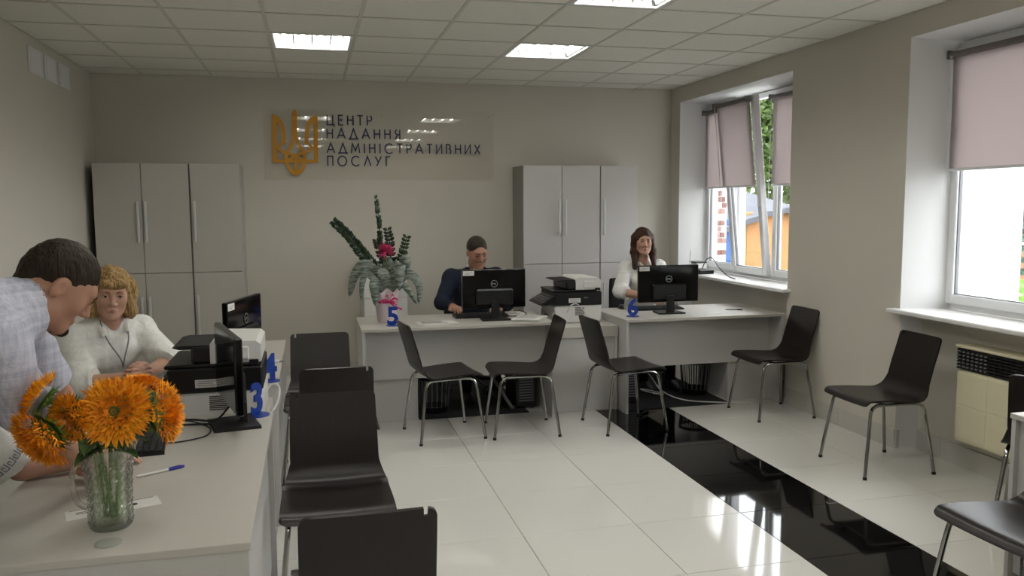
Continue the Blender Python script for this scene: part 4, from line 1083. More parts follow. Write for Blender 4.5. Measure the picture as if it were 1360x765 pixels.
fl_c = lw(512, 334, -.07); fb = G().tube([lw(516, 380, 0), (lw(516, 380, 0)+fl_c)*.5, fl_c-Vector((0, 0, .02))], .005, 7).build('flower_stalk', 'stem_green', t)
g = G()
for i in range(64):
    d = Vector((rnd.gauss(0, 1), rnd.gauss(0, 1), rnd.gauss(.45, .8))).normalized(); l = .05+.035*rnd.random(); sd = d.cross(Vector((.3, .5, .8))).normalized()*.010
    g._add([fl_c-sd*.6, fl_c+sd*.6, fl_c+d*l*.6+sd, fl_c+d*l, fl_c+d*l*.6-sd], [(0, 1, 2, 4), (4, 2, 3)])
g.build('flower', 'bromeliad_pink', t, 0)
def zz(pts, n, ll, flat):
    q = [Vector(p) for p in bez([lw(*p) for p in pts], 8)]; m = len(q)
    st = G().tube(q, [float(x) for x in np.linspace(.007, .003, m)], 7).build('stem', 'zz_leaf', t); g = G()
    for i in range(n):
        f = .25+.75*i/(n-1); p = q[min(m-1, int(f*(m-1)))]; tg = (q[min(m-1, int(f*(m-1))+1)]-q[max(0, int(f*(m-1))-1)]).normalized()
        for s in (-1, 1):
            sd = tg.cross(Vector((0, -1, 0)) if not flat else Vector((.9, -.45, 0))).normalized()*s; d = (sd*.95+tg*.6+Vector((0, rnd.uniform(-.3, .3), 0))).normalized(); l = ll*(1.05-.35*f)*(.9+.2*rnd.random())
            w_ = d.cross(Vector((rnd.uniform(-.4, .4), -1, rnd.uniform(-.3, .3)))).normalized()*l*.24
            up = Vector((0, -.006, 0)); w_ = w_*1.3; g._add([p, p+d*l*.35+w_, p+d*l*.7+w_*.8, p+d*l, p+d*l*.7-w_*.8, p+d*l*.35-w_, p+d*l*.5+up], [(0, 1, 6), (1, 2, 6), (2, 3, 6), (3, 4, 6), (4, 5, 6), (5, 0, 6)])
    g.build('leaflets', 'zz_leaf', st, 0)
zz([(512, 384, .02), (496, 356, 0), (480, 335, -.02), (462, 312, -.04), (444, 295, -.06)], 25, .062, False)
zz([(514, 384, .04), (508, 350, .05), (505, 318, .05), (503, 290, .04), (499, 263, .02)], 21, .060, True)
zz([(518, 384, .06), (519, 350, .07), (518, 325, .07), (515, 306, .06)], 11, .060, False)
zz([(520, 384, .05), (528, 355, .05), (535, 335, .04), (540, 316, .03)], 11, .055, False)
zz([(514, 384, .03), (508, 350, .02), (503, 330, .02), (500, 320, .02)], 8, .050, False)

# ------------------------------------------------------------ swivel chairs behind the desks
def swivel(label, loc, rotz, zs=.47):
    t = thing('office_chair', label, 'office chair', loc, rotz, 'black office chairs')
    for k in range(5):
        a = 2*PI*k/5+.3; c, s = math.cos(a), math.sin(a)
        l = G().tube([(0, 0, .10), (.14*c, .14*s, .09), (.29*c, .29*s, .065)], [.028, .022, .016], 8).build('base_arm', 'black_plastic', t)
        G().tube([(.29*c-.02*s, .29*s+.02*c, .03), (.29*c+.02*s, .29*s-.02*c, .03)], .03, 12).build('caster', 'black_matte', l)
    G().tube([(0, 0, .08), (0, 0, .26), (0, 0, .262), (0, 0, zs-.05)], [.03, .03, .016, .016], 12).build('gas_column', 'black_plastic', t)
    G().box(-.22, .24, -.24, .24, zs-.05, zs+.02, .028).build('seat', 'office_fabric', t, 40)
    P = [[(-.235-.03*(1-v*v)-.06*(i/9)+.02*math.sin(i/9*3), v*.185*(1-.15*(i/9)**3), zs+.10+.36*i/9) for v in np.linspace(-1, 1, 9)] for i in range(10)]
    G().grid(P, .045).build('backrest', 'office_fabric', t, 50)
    G().tube([(-.12, 0, zs-.045), (-.26, 0, zs-.03), (-.30, 0, zs+.05), (-.305, 0, zs+.2)], .016, 8).build('back_bracket', 'black_plastic', t)
    return t
swivel('black office chair under the man in the dark suit', (1.36, 7.14, .007), -PI/2)
swivel('black office chair under the long-haired woman by the window', (2.96, 7.14, .007), -PI/2)
swivel('black office chair under the blonde woman', (-1.20, 4.62, 0), -.45)
swivel('black office chair at the sunflower desk, under the person with the white sleeve', (-1.36, 2.98, 0), 0)
# ------------------------------------------------------------ people: smooth-union fields meshed as one surface
class Field:
    def __init__(s, lo, hi, h):
        s.lo = np.array(lo, float); s.h = h; s.n = np.ceil((np.array(hi, float)-s.lo)/h).astype(int)+1
        s.f = np.full(tuple(s.n), .15, np.float32)
    def _sub(s, lo, hi):
        a = np.maximum(np.floor((lo-s.lo)/s.h).astype(int), 0); b = np.minimum(np.ceil((hi-s.lo)/s.h).astype(int)+1, s.n)
        if np.any(b <= a): return None, None
        ax = [(s.lo[k]+s.h*np.arange(a[k], b[k])).astype(np.float32) for k in range(3)]
        P = np.stack(np.meshgrid(*ax, indexing='ij'), -1); return tuple(slice(a[k], b[k]) for k in range(3)), P
    def _comb(s, sl, d, k, op):
        c = s.f[sl]
        if op == 'sub':
            d = -d; h = np.maximum(k-np.abs(c-d), 0)/k; s.f[sl] = np.maximum(c, d)+h*h*k*.25
        else:
            h = np.maximum(k-np.abs(c-d), 0)/k; s.f[sl] = np.minimum(c, d)-h*h*k*.25
    def cone(s, a, b, r1, r2, k=.02, op='add', flat=None, flat_cap=False):
        a = np.array(a, float); b = np.array(b, float); m = max(r1, r2)*1.3+k+.02
        sl, P = s._sub(np.minimum(a, b)-m, np.maximum(a, b)+m)
        if sl is None: return s
        q = P-a; ba = b-a
        if flat is not None:
            nn = np.array(flat[0], float); nn /= np.linalg.norm(nn); q = q+(q@nn)[..., None]*nn*(1/flat[1]-1); ba = ba+nn*(ba@nn)*(1/flat[1]-1)
        L2 = ba@ba; t_ = (q@ba)/L2; tt = np.clip(t_, 0, 1)
        d = np.linalg.norm(q-tt[..., None]*ba, axis=-1)-(r1+(r2-r1)*tt)
        if flat is not None: d = d*min(1, flat[1])**.5
        if flat_cap: d = np.maximum(d, np.maximum(-t_, t_-1)*math.sqrt(L2))
        s._comb(sl, d.astype(np.float32), k, op); return s
    def ell(s, c, r, R_=None, k=.02, op='add'):
        c = np.array(c, float); r = np.array(r, float); m = r.max()+k+.02
        sl, P = s._sub(c-m, c+m)
        if sl is None: return s
        q = P-c
        if R_ is not None: q = q@R_
        k0 = np.linalg.norm(q/r, axis=-1); k1 = np.linalg.norm(q/(r*r), axis=-1)+1e-6
        s._comb(sl, (k0*(k0-1)/k1).astype(np.float32), k, op); return s
    def half(s, c, nrm, rad, k=.004):
        # removes what lies on the nrm side of the plane through c, within rad of c
        c = np.array(c, float); nrm = np.array(nrm, float); nrm /= np.linalg.norm(nrm); sl, P = s._sub(c-rad, c+rad)
        if sl is None: return s
        q = P-c; d = -(q@nrm); ins = np.linalg.norm(q, axis=-1) < rad
        cur = s.f[sl]; s.f[sl] = np.where(ins, np.maximum(cur, -d.astype(np.float32)), cur); return s
    def mesh(s, smooth=2):
        f = s.f; ins = f < 0; E_ = []
        nx, ny, nz = f.shape; cid = lambda i, j, k: (i*ny+j)*nz+k
        quads = []; acc_i = []; acc_p = []
        for ax in range(3):
            a = [slice(None)]*3; b = [slice(None)]*3; a[ax] = slice(0, -1); b[ax] = slice(1, None)
            m = ins[tuple(a)] != ins[tuple(b)]; I = np.argwhere(m)
            o1, o2 = [q for q in range(3) if q != ax]
            ok = (I[:, o1] > 0) & (I[:, o2] > 0) & (I[:, o1] < f.shape[o1]-1) & (I[:, o2] < f.shape[o2]-1); I = I[ok]
            J = I.copy(); J[:, ax] += 1
            f0 = f[tuple(I.T)]; f1 = f[tuple(J.T)]; t_ = f0/(f0-f1); p = I.astype(float); p[:, ax] += t_
            cells = []
            for (da, db) in ((1, 1), (0, 1), (0, 0), (1, 0)):
                c = I.copy(); c[:, o1] -= da; c[:, o2] -= db; ci = cid(c[:, 0], c[:, 1], c[:, 2]); cells.append(ci); acc_i.append(ci); acc_p.append(p)
            q = np.stack(cells, 1); flip = (f0 > 0) if ax != 1 else (f0 < 0)
            q[flip] = q[flip][:, ::-1]; quads.append(q)
        ai = np.concatenate(acc_i); ap = np.concatenate(acc_p); Q = np.concatenate(quads)
        u, inv = np.unique(ai, return_inverse=True); cnt = np.bincount(inv)
        V = np.stack([np.bincount(inv, ap[:, d])/cnt for d in range(3)], 1)*s.h+s.lo
        Q = np.searchsorted(u, Q)
        ed = np.concatenate([Q[:, [0, 1]], Q[:, [1, 2]], Q[:, [2, 3]], Q[:, [3, 0]]])
        for it in range(smooth):
            S = np.zeros_like(V); C = np.zeros(len(V))
            for a_, b_ in ((0, 1), (1, 0)):
                for d in range(3): S[:, d] += np.bincount(ed[:, a_], V[ed[:, b_], d], len(V))
                C += np.bincount(ed[:, a_], minlength=len(V))
            V = V+.5*(S/C[:, None]-V)
        return V, Q
def field_obj(name, fld, mat, parent, wr=0.0, wsc=18.0, smooth=2, seed=0):
    V, Q = fld.mesh(smooth)
    if wr:
        # soft cloth creases pushed along the normals
        N_ = np.zeros_like(V); e1 = V[Q[:, 2]]-V[Q[:, 0]]; e2 = V[Q[:, 3]]-V[Q[:, 1]]; nn = np.cross(e1, e2)
        for k in range(4):
            for d in range(3): N_[:, d] += np.bincount(Q[:, k], nn[:, d], len(V))
        N_ /= (np.linalg.norm(N_, axis=1, keepdims=True)+1e-12)
        rs = np.random.RandomState(seed+3); D = np.zeros(len(V))
        for q in range(7):
            w_ = rs.normal(size=3); w_ /= np.linalg.norm(w_); w2 = rs.normal(size=3); ph = rs.uniform(0, 6)
            D += np.sin(V@w_*wsc*(1+.5*q)+ph+1.4*np.sin(V@w2*wsc*.6+ph*2))/(1+.45*q)
        V = V+N_*(D*wr)[:, None]
    loc = np.array(parent.location) if parent.parent is None else np.zeros(3)
    me = bpy.data.meshes.new(name); me.from_pydata((V-loc).tolist(), [], Q.tolist()); me.update(); me.polygons.foreach_set('use_smooth', [True]*len(me.polygons))
    return link(name, me, mat, parent)
def unit(v): v = np.array(v, float); return v/np.linalg.norm(v)
class Head:
    def __init__(s, c, fwd, up, sc=1.0):
        s.c = np.array(c, float); s.y = unit(fwd); s.x = unit(np.cross(s.y, np.array(up, float))); s.z = np.cross(s.x, s.y); s.R = np.stack([s.x, s.y, s.z], 1); s.s = sc
    def p(s, x, y, z): return s.c+s.s*(x*s.x+y*s.y+z*s.z)
    def skin(s, f, fem=False):
        S = s.s; E = lambda c, r, k=.012, op='add': f.ell(s.p(*c), np.array(r)*S, s.R, k*S, op); C = lambda a, b, r1, r2, k=.012: f.cone(s.p(*a), s.p(*b), r1*S, r2*S, k*S)
        E((0, -.014, .030), (.073, .094, .084)); E((0, .030, -.025), (.061 if fem else .064, .058, .084), .03)
        C((-.046, .01, -.062), (-.018, .066, -.098), .020, .017, .03); C((.046, .01, -.062), (.018, .066, -.098), .020, .017, .03); C((0, .03, -.07), (0, .070, -.100), .034, .019 if fem else .022, .02)
        for q in (-1, 1): E((q*.040, .060, -.022), (.020, .020, .022), .025)
        C((-.034, .076, .026), (.034, .076, .026), .012, .012, .02)
        for q in (-1, 1): E((q*.031, .099, .004), (.017, .016, .0115), .012, 'sub')
        for q in (-1, 1): E((q*.031, .074, .003), (.0145, .0125, .0115), .004)
        C((0, .082, .012), (0, .103, -.028), .0075, .0105, .010); E((0, .105, -.031), (.0105, .010, .009), .006)
        for q in (-1, 1): E((q*.012, .094, -.035), (.0085, .009, .0075), .006)
        E((0, .084, -.0625), (.024, .009, .006), .008); E((0, .083, -.072), (.020, .009, .007), .008); C((-.02, .094, -.0675), (.02, .094, -.0675), .002, .002, .004) if False else None
        for q in (-1, 1):
            E((q*.075, -.010, -.006), (.009, .018, .029), .008); E((q*.083, -.005, -.002), (.006, .009, .016), .004, 'sub')
    def face(s, root, brow, eye_open=.5, lips='lips'):
        loc = np.array(root.location)
        for q in (-1, 1):
            g = G(); n1, n2 = 8, 10; P = []
            cx = s.p(q*.031, .0765, .003)-loc
            for i in range(n1+1):
                row = []
                for j in range(n2+1):
                    a = -PI/2+PI*i/n1; b = -PI*.5+PI*j/n2
                    row.append(cx+s.s*(.0125*math.sin(b)*math.cos(a)*s.x+.0122*math.cos(b)*math.cos(a)*s.y+.0065*eye_open*math.sin(a)*s.z))
                P.append(row)
            e = g.grid(P).build('eye', 'eye_white', root)
            G().lathe([(0, .0), (.0052, .0), (.0048, .0012), (0, .0016)], 12, (0, 0, 0), False).xf(Matrix.Translation(Vector(s.p(q*.031, .0880, .003-.0015*(1-eye_open))-loc)) @ Matrix([[*a] for a in np.array([s.x, -s.z, s.y]).T]).to_4x4() @ Matrix.Scale(s.s, 4) @ Matrix.Diagonal((1, .75, 1, 1))).build('iris', 'eye_dark', e)
            G().tube([s.p(q*(.031+dx), .0885-.11*abs(dx)**1.2*3, .003+.0062*eye_open+.001-.25*dx*dx*30*.2)-loc for dx in (-.016, -.009, 0, .009, .016)], [.0006, .0013, .0015, .0013, .0006], 5).build('eyelashes', 'brow_dark', root)
            G().tube([s.p(q*x, y, z)-loc for x, y, z in ((.013, .0925, .021), (.024, .0905, .026), (.036, .0845, .0265), (.047, .0745, .021))], [.003*s.s, .0036*s.s, .003*s.s, .0014], 6).build('eyebrow', brow, root)
        L = G()
        for (z, h, w_) in ((-.0640, .0030, .027), (-.0702, .0038, .024)):
            P = [[s.p(w_*u, .0900+.0022*(1-v*v)-.016*u*u, z+h*v*(1-u*u)**.6+(.001*math.cos(u*6) if z > -.066 else 0))-loc for v in np.linspace(-1, 1, 5)] for u in np.linspace(-.98, .98, 11)]
            L.grid(P, .003*s.s)
        L.build('lips', lips, root, 60)
def hand(f, w_, d, n_, side, curl=.5, sc=1.0, spread=.12, thumb=.5):
    # w_: wrist, d: fingers' direction, n_: palm normal, side: +1 when the thumb lies towards d x n_
    w_ = np.array(w_, float); d = unit(d); n_ = np.array(n_, float); n_ = unit(n_-d*np.dot(n_, d)); s = np.cross(d, n_)*side
    K = []
    for k, (o, l) in enumerate(((.031, .074), (.011, .082), (-.010, .076), (-.029, .060))):
        kn = w_+sc*(d*(.088-.006*abs(k-1))+s*o); K.append((kn, o, l))
        f.cone(w_+sc*(d*.012+s*o*.55), kn, .0155*sc, .0115*sc, .012)
    f.cone(w_-d*.02, w_+sc*d*.03, .024*sc, .022*sc, .02, flat=(n_, .75))
    for k, (kn, o, l) in enumerate(K):
        a = curl*.55*(1+.08*k); p = kn; dirv = unit(d+s*o*spread*20*.1)
        for (frac, r1, r2, bend) in ((.45, .0102, .0092, .55), (.30, .0092, .0083, .75), (.25, .0083, .0070, .5)):
            ang = curl*bend*1.3; c, sn = math.cos(ang), math.sin(ang); ax = np.cross(dirv, n_); ax = unit(ax); dirv = unit(dirv*c+np.cross(-ax, dirv)*sn if np.dot(np.cross(-ax, dirv), n_) > 0 else dirv*c+np.cross(ax, dirv)*sn)
            q = p+dirv*l*frac*sc; f.cone(p, q, r1*sc, r2*sc, .0035); p = q
    b = w_+sc*(d*.022+s*.020); m1 = b+sc*(d*.030+s*.030+n_*.010); m2 = m1+sc*unit(d*.9+s*(.45-thumb)+n_*.3*thumb)*.033; m3 = m2+sc*unit(d+s*(.1-thumb)+n_*.3*thumb)*.026
    f.cone(b, m1, .016*sc, .0125*sc, .012); f.cone(m1, m2, .0115*sc, .0105*sc, .005); f.cone(m2, m3, .0105*sc, .008*sc, .005)
def bounds(*pts, m=.22):
    A = np.array(pts, float); return A.min(0)-m, A.max(0)+m
def shoe(name, root, p, d, mat='rubber'):
    p = np.array(p, float)-np.array(root.location); d = unit(d); s = np.array([-d[1], d[0], 0]); P = []
    for i in range(13):
        f = i/12; w_ = .040*(.72+.5*math.sin(PI*min(1, .15+f*.8)))*(1 if f < .85 else math.sqrt(max(.02, 1-((f-.85)/.16)**2))); h = .085*(1-f)**.8+.030
        if f < .08: w_ *= .75
        row = []
        for a in np.linspace(0, 2*PI, 13):
            row.append(p+d*(-.09+.27*f)+s*w_*math.cos(a)+np.array([0, 0, max(0.001, h*.5+h*.5*math.sin(a))]))
        P.append(row)
    g = G().grid(P); c0, c1 = 0, 12*13; g.f += [tuple(range(12)), tuple(156+k for k in range(12))[::-1]]; g.build(name, mat, root, 60)

def legs_seated(fld, hip, knee_dir, spread, foot, zk=.50, r=(.085, .06, .055, .045), w_=.09):
    # thighs from the pelvis to the knees, shins down to the ankles
    hip = np.array(hip, float); kd = unit(knee_dir); s = np.array([-kd[1], kd[0], 0])
    fld.ell(hip+np.array([0, 0, .02]), (.15, .17, .12) if abs(kd[0]) > .7 else (.17, .15, .12), None, .04)
    out = []
    for q in (-1, 1):
        h = hip+s*w_*q; k = hip+kd*.42+s*(w_+spread)*q; k[2] = zk; a = k+kd*foot+s*.01*q; a[2] = .10
        fld.cone(h, k, r[0], r[1], .05); fld.cone(k, a, r[2], r[3], .03); out.append(a)
    return out

# --- standing man in the lavender shirt, bent over the sunflower desk
R0 = thing('person', 'man in a lavender linen shirt bending over the desk with the sunflowers', 'person', (-1.22, 2.18, 0))
hd = Head((-.704, 2.60, 1.425), (.70, .30, -.65), (.60, .20, .77), 1.03)
hip = np.array([-1.22, 2.16, .95]); ch = np.array([-.935, 2.44, 1.305]); nb = np.array([-.80, 2.54, 1.375])
shR, shL = np.array([-.812, 2.37, 1.305]), np.array([-.86, 2.70, 1.31])
elR, wrR = np.array([-.755, 2.50, 1.03]), np.array([-.705, 2.71, .875]); elL, wrL = np.array([-.80, 2.86, 1.04]), np.array([-.78, 2.88, .84])
lo, hi = bounds(hip, hd.c, shR, shL, wrR, wrL, (-.5, 2.9, .76), m=.15); f = Field(lo, hi, .0046)
f.cone(nb-np.array([.03, 0, .03]), hd.p(0, -.022, -.05), .062, .056, .03); hd.skin(f)
f.cone(ch, nb, .10, .07, .05); f.cone(hip, ch, .11, .12, .05)
for a, b, c in ((shR, elR, wrR), (shL, elL, wrL)): f.cone(nb*.5+a*.5-np.array([0, 0, .05]), a-np.array([0, 0, .012]), .045, .046, .04); f.cone(a, b, .052, .042, .03); f.cone(b, c, .043, .029, .02)
hand(f, wrR, (.25, .62, -.52), (-.2, -.5, -.8), 1, .35); hand(f, wrL, (.45, .1, -.5), (0, -.2, -1), -1, .3)
field_obj('body', f, 'skin_a', R0); hd.face(R0, 'brow_dark', .35)
lo, hi = bounds(hip, ch, nb, shR, shL, elR, elL, m=.2); f = Field(lo, hi, .006)
ax = unit(ch-hip)
f.cone(hip+np.array([-.02, 0, -.02]), ch, .152, .158, .06, flat=((.35, 0, -.6), .92)); f.cone(ch, nb-np.array([.02, .01, .02]), .155, .095, .06); f.ell(ch+np.array([-.02, 0, .045]), (.15, .20, .115), None, .06)
for a, b in ((shR, elR), (shL, elL)): f.cone(ch*.35+a*.65, a, .085, .076, .05); f.cone(nb-np.array([.02, 0, .035]), a, .070, .070, .05); e = a+(b-a)*.80; f.cone(a, e, .079, .070, .03)
for a, b in ((shR, elR), (shL, elL)): e = a+(b-a)*.80; f.half(e, b-a, .14)
nk = unit(hd.p(0, -.022, -.05)-nb); f.cone(nb-nk*.06, nb+nk*.030, .092, .074, .015); f.cone(nb+nk*.018, hd.p(0, -.022, -.05), .064, .066, .006, 'sub')
f.half(hip, -ax, .30)
field_obj('shirt', f, 'lavender_linen', R0, .0032, 16, seed=5)
f = Field(*bounds(hip, (-1.3, 2.0, .05), (-1.1, 2.3, .05), m=.2), .010)
f.ell(hip+np.array([-.02, 0, -.02]), (.135, .165, .13), None, .04)
for q in (-1, 1): f.cone(hip+np.array([-.02, .085*q, -.04]), (-1.22, 2.16+.10*q, .50), .088, .068, .05); f.cone((-1.22, 2.16+.10*q, .50), (-1.26, 2.16+.11*q, .09), .068, .055, .03)
field_obj('trousers', f, 'dark_trousers', R0, .002, 14)
for q in (-1, 1): shoe('shoe', R0, (-1.23, 2.16+.11*q, 0), (1, 0, 0))
f = Field(*bounds(hd.c, m=.17), .0036)
f.ell(hd.p(0, -.017, .037), np.array((.0768, .0965, .0870))*hd.s, hd.R, .01); f.cone(hd.p(0, -.085, .0), hd.p(0, -.078, -.055), .045, .035, .03, flat=(hd.y, .7))
f.ell(hd.p(0, .125, -.02), np.array((.10, .085, .092))*hd.s, hd.R, .006, 'sub'); f.ell(hd.p(0, .065, -.075), np.array((.12, .085, .085))*hd.s, hd.R, .006, 'sub')
for q in (-1, 1): f.ell(hd.p(q*.082, -.004, -.014), np.array((.03, .026, .040))*hd.s, hd.R, .004, 'sub')
f.half(hd.p(0, -.07, -.070), -hd.z, .14)
field_obj('hair', f, 'hair_dark', R0, .0006, 120, 1)
f = Field(*bounds(hd.p(0, .08, -.09), m=.06), .003)
f.ell(hd.p(0, .080, -.100), np.array((.026, .020, .017))*hd.s, hd.R, .006); f.ell(hd.p(0, .066, -.112), np.array((.030, .024, .010))*hd.s, hd.R, .01)
field_obj('beard', f, 'hair_dark', R0, .0006, 150, 1)

# --- blonde woman in the white blouse
R1 = thing('person', 'blonde woman in a white blouse sitting with folded hands behind the left printer', 'person', (-1.15, 4.58, 0))
hd = Head((-.955, 4.36, 1.232), (.26, -.95, -.18), (.10, -.05, 1), 1.04)
hip = np.array([-1.17, 4.62, .58]); ch = np.array([-1.035, 4.47, .955]); nb = np.array([-.985, 4.42, 1.075])
shA, shB = np.array([-1.14, 4.34, 1.005]), np.array([-.865, 4.53, 1.020])      # her right (camera left), her left
elA, wrA = np.array([-1.065, 4.19, .815]), np.array([-.870, 4.16, .84]); elB, wrB = np.array([-.715, 4.40, .865]), np.array([-.80, 4.22, .842])
f = Field(*bounds(hip, hd.c, shA, shB, wrA, wrB, elA, elB, (-.68, 4.05, .78), m=.14), .0044)
f.cone(nb-np.array([0, 0, .04]), hd.p(0, -.02, -.06), .052, .048, .03); hd.skin(f, True); f.cone(hip, ch, .11, .11, .05); f.cone(ch, nb, .10, .06, .05)
for a, b, c in ((shA, elA, wrA), (shB, elB, wrB)): f.cone(nb*.5+a*.5-np.array([0, 0, .05]), a-np.array([0, 0, .012]), .045, .046, .04); f.cone(a, b, .05, .042, .03); f.cone(b, c, .043, .028, .02)
hand(f, wrA, (.85, .15, .30), (-.2, .9, -.3), 1, .75, .92); hand(f, wrB, (-.1, -.7, .25), (-.9, -.2, 0), 1, .8, .92)
field_obj('body', f, 'skin_b', R1); hd.face(R1, 'brow_light', .30)
f = Field(*bounds(hip, ch, nb, shA, shB, elA, elB, m=.2), .006)
f.cone(hip+np.array([0, 0, -.04]), ch, .165, .150, .06); f.cone(ch, nb, .135, .062, .06)
ds = unit(shB-shA)
for q in (-1, 1): f.ell(ch+ds*.075*q+unit((.45, -.85, 0))*.085+np.array([0, 0, -.02]), (.08, .08, .078), None, .05)
for a, b, c, e in ((shA, elA, wrA, .30), (shB, elB, wrB, .22)):
    f.cone(ch*.3+a*.7, a, .080, .066, .05); f.cone(nb-np.array([0, 0, .045]), a-np.array([0, 0, .012]), .056, .058, .05); f.cone(a, b, .064, .078, .03); cu = b+(c-b)*e; f.cone(b, cu, .072, .062, .02); f.cone(b+(c-b)*(e-.12), cu, .066, .074, .008)
for a, b, c, e in ((shA, elA, wrA, .30), (shB, elB, wrB, .22)): f.half(b+(c-b)*e, c-b, .10)
hv = unit((.45, -.85, 0))
f.cone(nb+hv*.075+np.array([0, 0, .03]), nb+hv*.17+np.array([0, 0, -.12]), .040, .010, .012, 'sub', flat=(hv, 1.6)); f.cone(nb, hd.p(0, -.02, -.08), .050, .052, .008, 'sub')
for q in (-1, 1): f.cone(nb+ds*.052*q+hv*.005+np.array([0, 0, .022]), nb+ds*.058*q+hv*.098+np.array([0, 0, -.040]), .015, .012, .006)
field_obj('blouse', f, 'white_blouse', R1, .0030, 16, seed=2)
g = G(); lc = np.array(R1.location)
for q in (-1, 1): g.tube(bez([nb+ds*.055*q+hv*.02+np.array([0, 0, .035])-lc, nb+ds*.052*q+hv*.125+np.array([0, 0, -.06])-lc, nb+hv*.182+ds*.01*q+np.array([0, 0, -.155])-lc, nb+hv*.185+np.array([0, 0, -.20])-lc], 6), .0035, 6)
g.build('lanyard', 'grey_plastic', R1)
for q in (1,): G().lathe([(0, -.006), (.006, -.003), (.006, .003), (0, .006)], 10, tuple(hd.p(q*.080, -.002, -.045)-lc), False).build('earring', 'handle_metal', R1)
f = Field(*bounds(hip, hip+np.array([.5, -.1, -.5]), m=.25), .010); an = legs_seated(f, hip, (.90, -.42, 0), .02, .0); field_obj('trousers', f, 'dark_trousers', R1, .002, 14)
for a in an: shoe('shoe', R1, (a[0], a[1], 0), (.90, -.42, 0))
f = Field(*bounds(hd.c, hd.p(0, -.02, -.12), m=.17), .0042)
f.ell(hd.p(0, -.016, .036), (.086, .105, .094), hd.R, .01)
for q in (-1, 1):
    f.cone(hd.p(q*.072, -.01, .03), hd.p(q*.080, .012, -.085), .040, .034, .03); f.cone(hd.p(q*.066, -.05, .0), hd.p(q*.066, -.05, -.115), .05, .04, .03); f.ell(hd.p(q*.088, .02, -.095), (.022, .028, .026), hd.R, .02)
f.cone(hd.p(0, -.07, .0), hd.p(0, -.075, -.12), .06, .05, .03)
f.ell(hd.p(0, .105, -.045), (.061, .085, .095), hd.R, .008, 'sub')
for q in (-1, 0, 1): f.ell(hd.p(q*.030, .078, .058), (.030, .020, .022), hd.R, .015)
f.half(hd.p(0, 0, -.135), -hd.z, .2)
field_obj('hair', f, 'hair_blonde', R1, .0022, 75, 1, seed=9)

# --- person at the sunflower desk, of whom the photograph shows one white sleeve and the forearm
R2 = thing('person', 'person in a white sleeve with a key-pattern trim resting a forearm on the sunflower desk', 'person', (-1.34, 2.96, 0))
hd = Head((-1.26, 2.97, 1.22), (1, .05, -.25), (.2, 0, 1), .98)
hip = np.array([-1.36, 2.97, .58]); ch = np.array([-1.26, 2.96, .96]); nb = np.array([-1.245, 2.965, 1.08])
shA, shB = np.array([-1.12, 2.80, 1.00]), np.array([-1.22, 3.14, 1.01]); elA, wrA = np.array([-.945, 2.945, .800]), np.array([-.745, 3.01, .792]); elB, wrB = np.array([-1.0, 3.22, .82]), np.array([-.80, 3.16, .80])
f = Field(*bounds(hip, hd.c, shA, shB, wrA, wrB, (-.56, 3.1, .78), m=.14), .0052)
f.cone(nb-np.array([0, 0, .04]), hd.p(0, -.02, -.06), .052, .048, .03); hd.skin(f, True); f.cone(hip, ch, .11, .11, .05); f.cone(ch, nb, .10, .06, .05)
for a, b, c in ((shA, elA, wrA), (shB, elB, wrB)): f.cone(nb*.5+a*.5-np.array([0, 0, .05]), a-np.array([0, 0, .012]), .045, .046, .04); f.cone(a, b, .05, .044, .03); f.cone(b, c, .045, .029, .02)
hand(f, wrA, (.9, .35, -.02), (0, 0, -1), -1, .35, .95); hand(f, wrB, (.9, -.2, -.02), (0, 0, -1), 1, .35, .95)
field_obj('body', f, 'skin_b', R2); hd.face(R2, 'brow_dark', .5)
f = Field(*bounds(hip, ch, nb, shA, shB, elA, elB, m=.2), .006)
f.cone(hip+np.array([0, 0, -.04]), ch, .165, .150, .06); f.cone(ch, nb, .135, .062, .06)
for a, b, c in ((shA, elA, wrA), (shB, elB, wrB)):
    f.cone(ch*.3+a*.7, a, .080, .072, .05); f.cone(nb-np.array([0, 0, .045]), a-np.array([0, 0, .012]), .056, .060, .05); f.cone(a, b, .078, .082, .03)
for a, b, c in ((shA, elA, wrA), (shB, elB, wrB)): f.half(a+(b-a)*.90, b-a, .13)
f.cone(nb, hd.p(0, -.02, -.08), .052, .054, .008, 'sub'); field_obj('blouse', f, 'white_blouse', R2, .004, 20, seed=4)
d = unit(elA-shA); u1 = unit(np.cross(d, (0, 0, 1))); u2 = np.cross(d, u1); g = G(); lc = np.array(R2.location); cc = shA+(elA-shA)*.74-lc
for k in range(20):
    pts = [(0, 0), (0, 1), (.75, 1), (.75, .3), (.4, .3), (.4, .6)]
    for q in range(len(pts)-1):
        pr = []
        for (uu, vv) in (pts[q], pts[q+1]):
            a = 2*PI*(k+uu*.9)/20; pr.append(cc+.0815*(math.cos(a)*u1+math.sin(a)*u2)+d*(vv-.5)*.026)
        g.tube(pr, .0016, 4)
g.build('key_pattern_trim', 'print_grey', R2, 0)
f = Field(*bounds(hip, hip+np.array([.5, 0, -.5]), m=.25), .010); an = legs_seated(f, hip, (1, 0, 0), .0, .0); field_obj('trousers', f, 'grey_skirt', R2, .002, 14)
for a in an: shoe('shoe', R2, (a[0], a[1], 0), (1, 0, 0))
f = Field(*bounds(hd.c, m=.17), .005); f.ell(hd.p(0, -.016, .036), (.082, .101, .090), hd.R, .01); f.cone(hd.p(0, -.06, 0), hd.p(0, -.06, -.08), .05, .04, .03); f.ell(hd.p(0, .115, -.035), (.075, .085, .090), hd.R, .006, 'sub')
field_obj('hair', f, 'hair_brown', R2, .001, 90, 1)

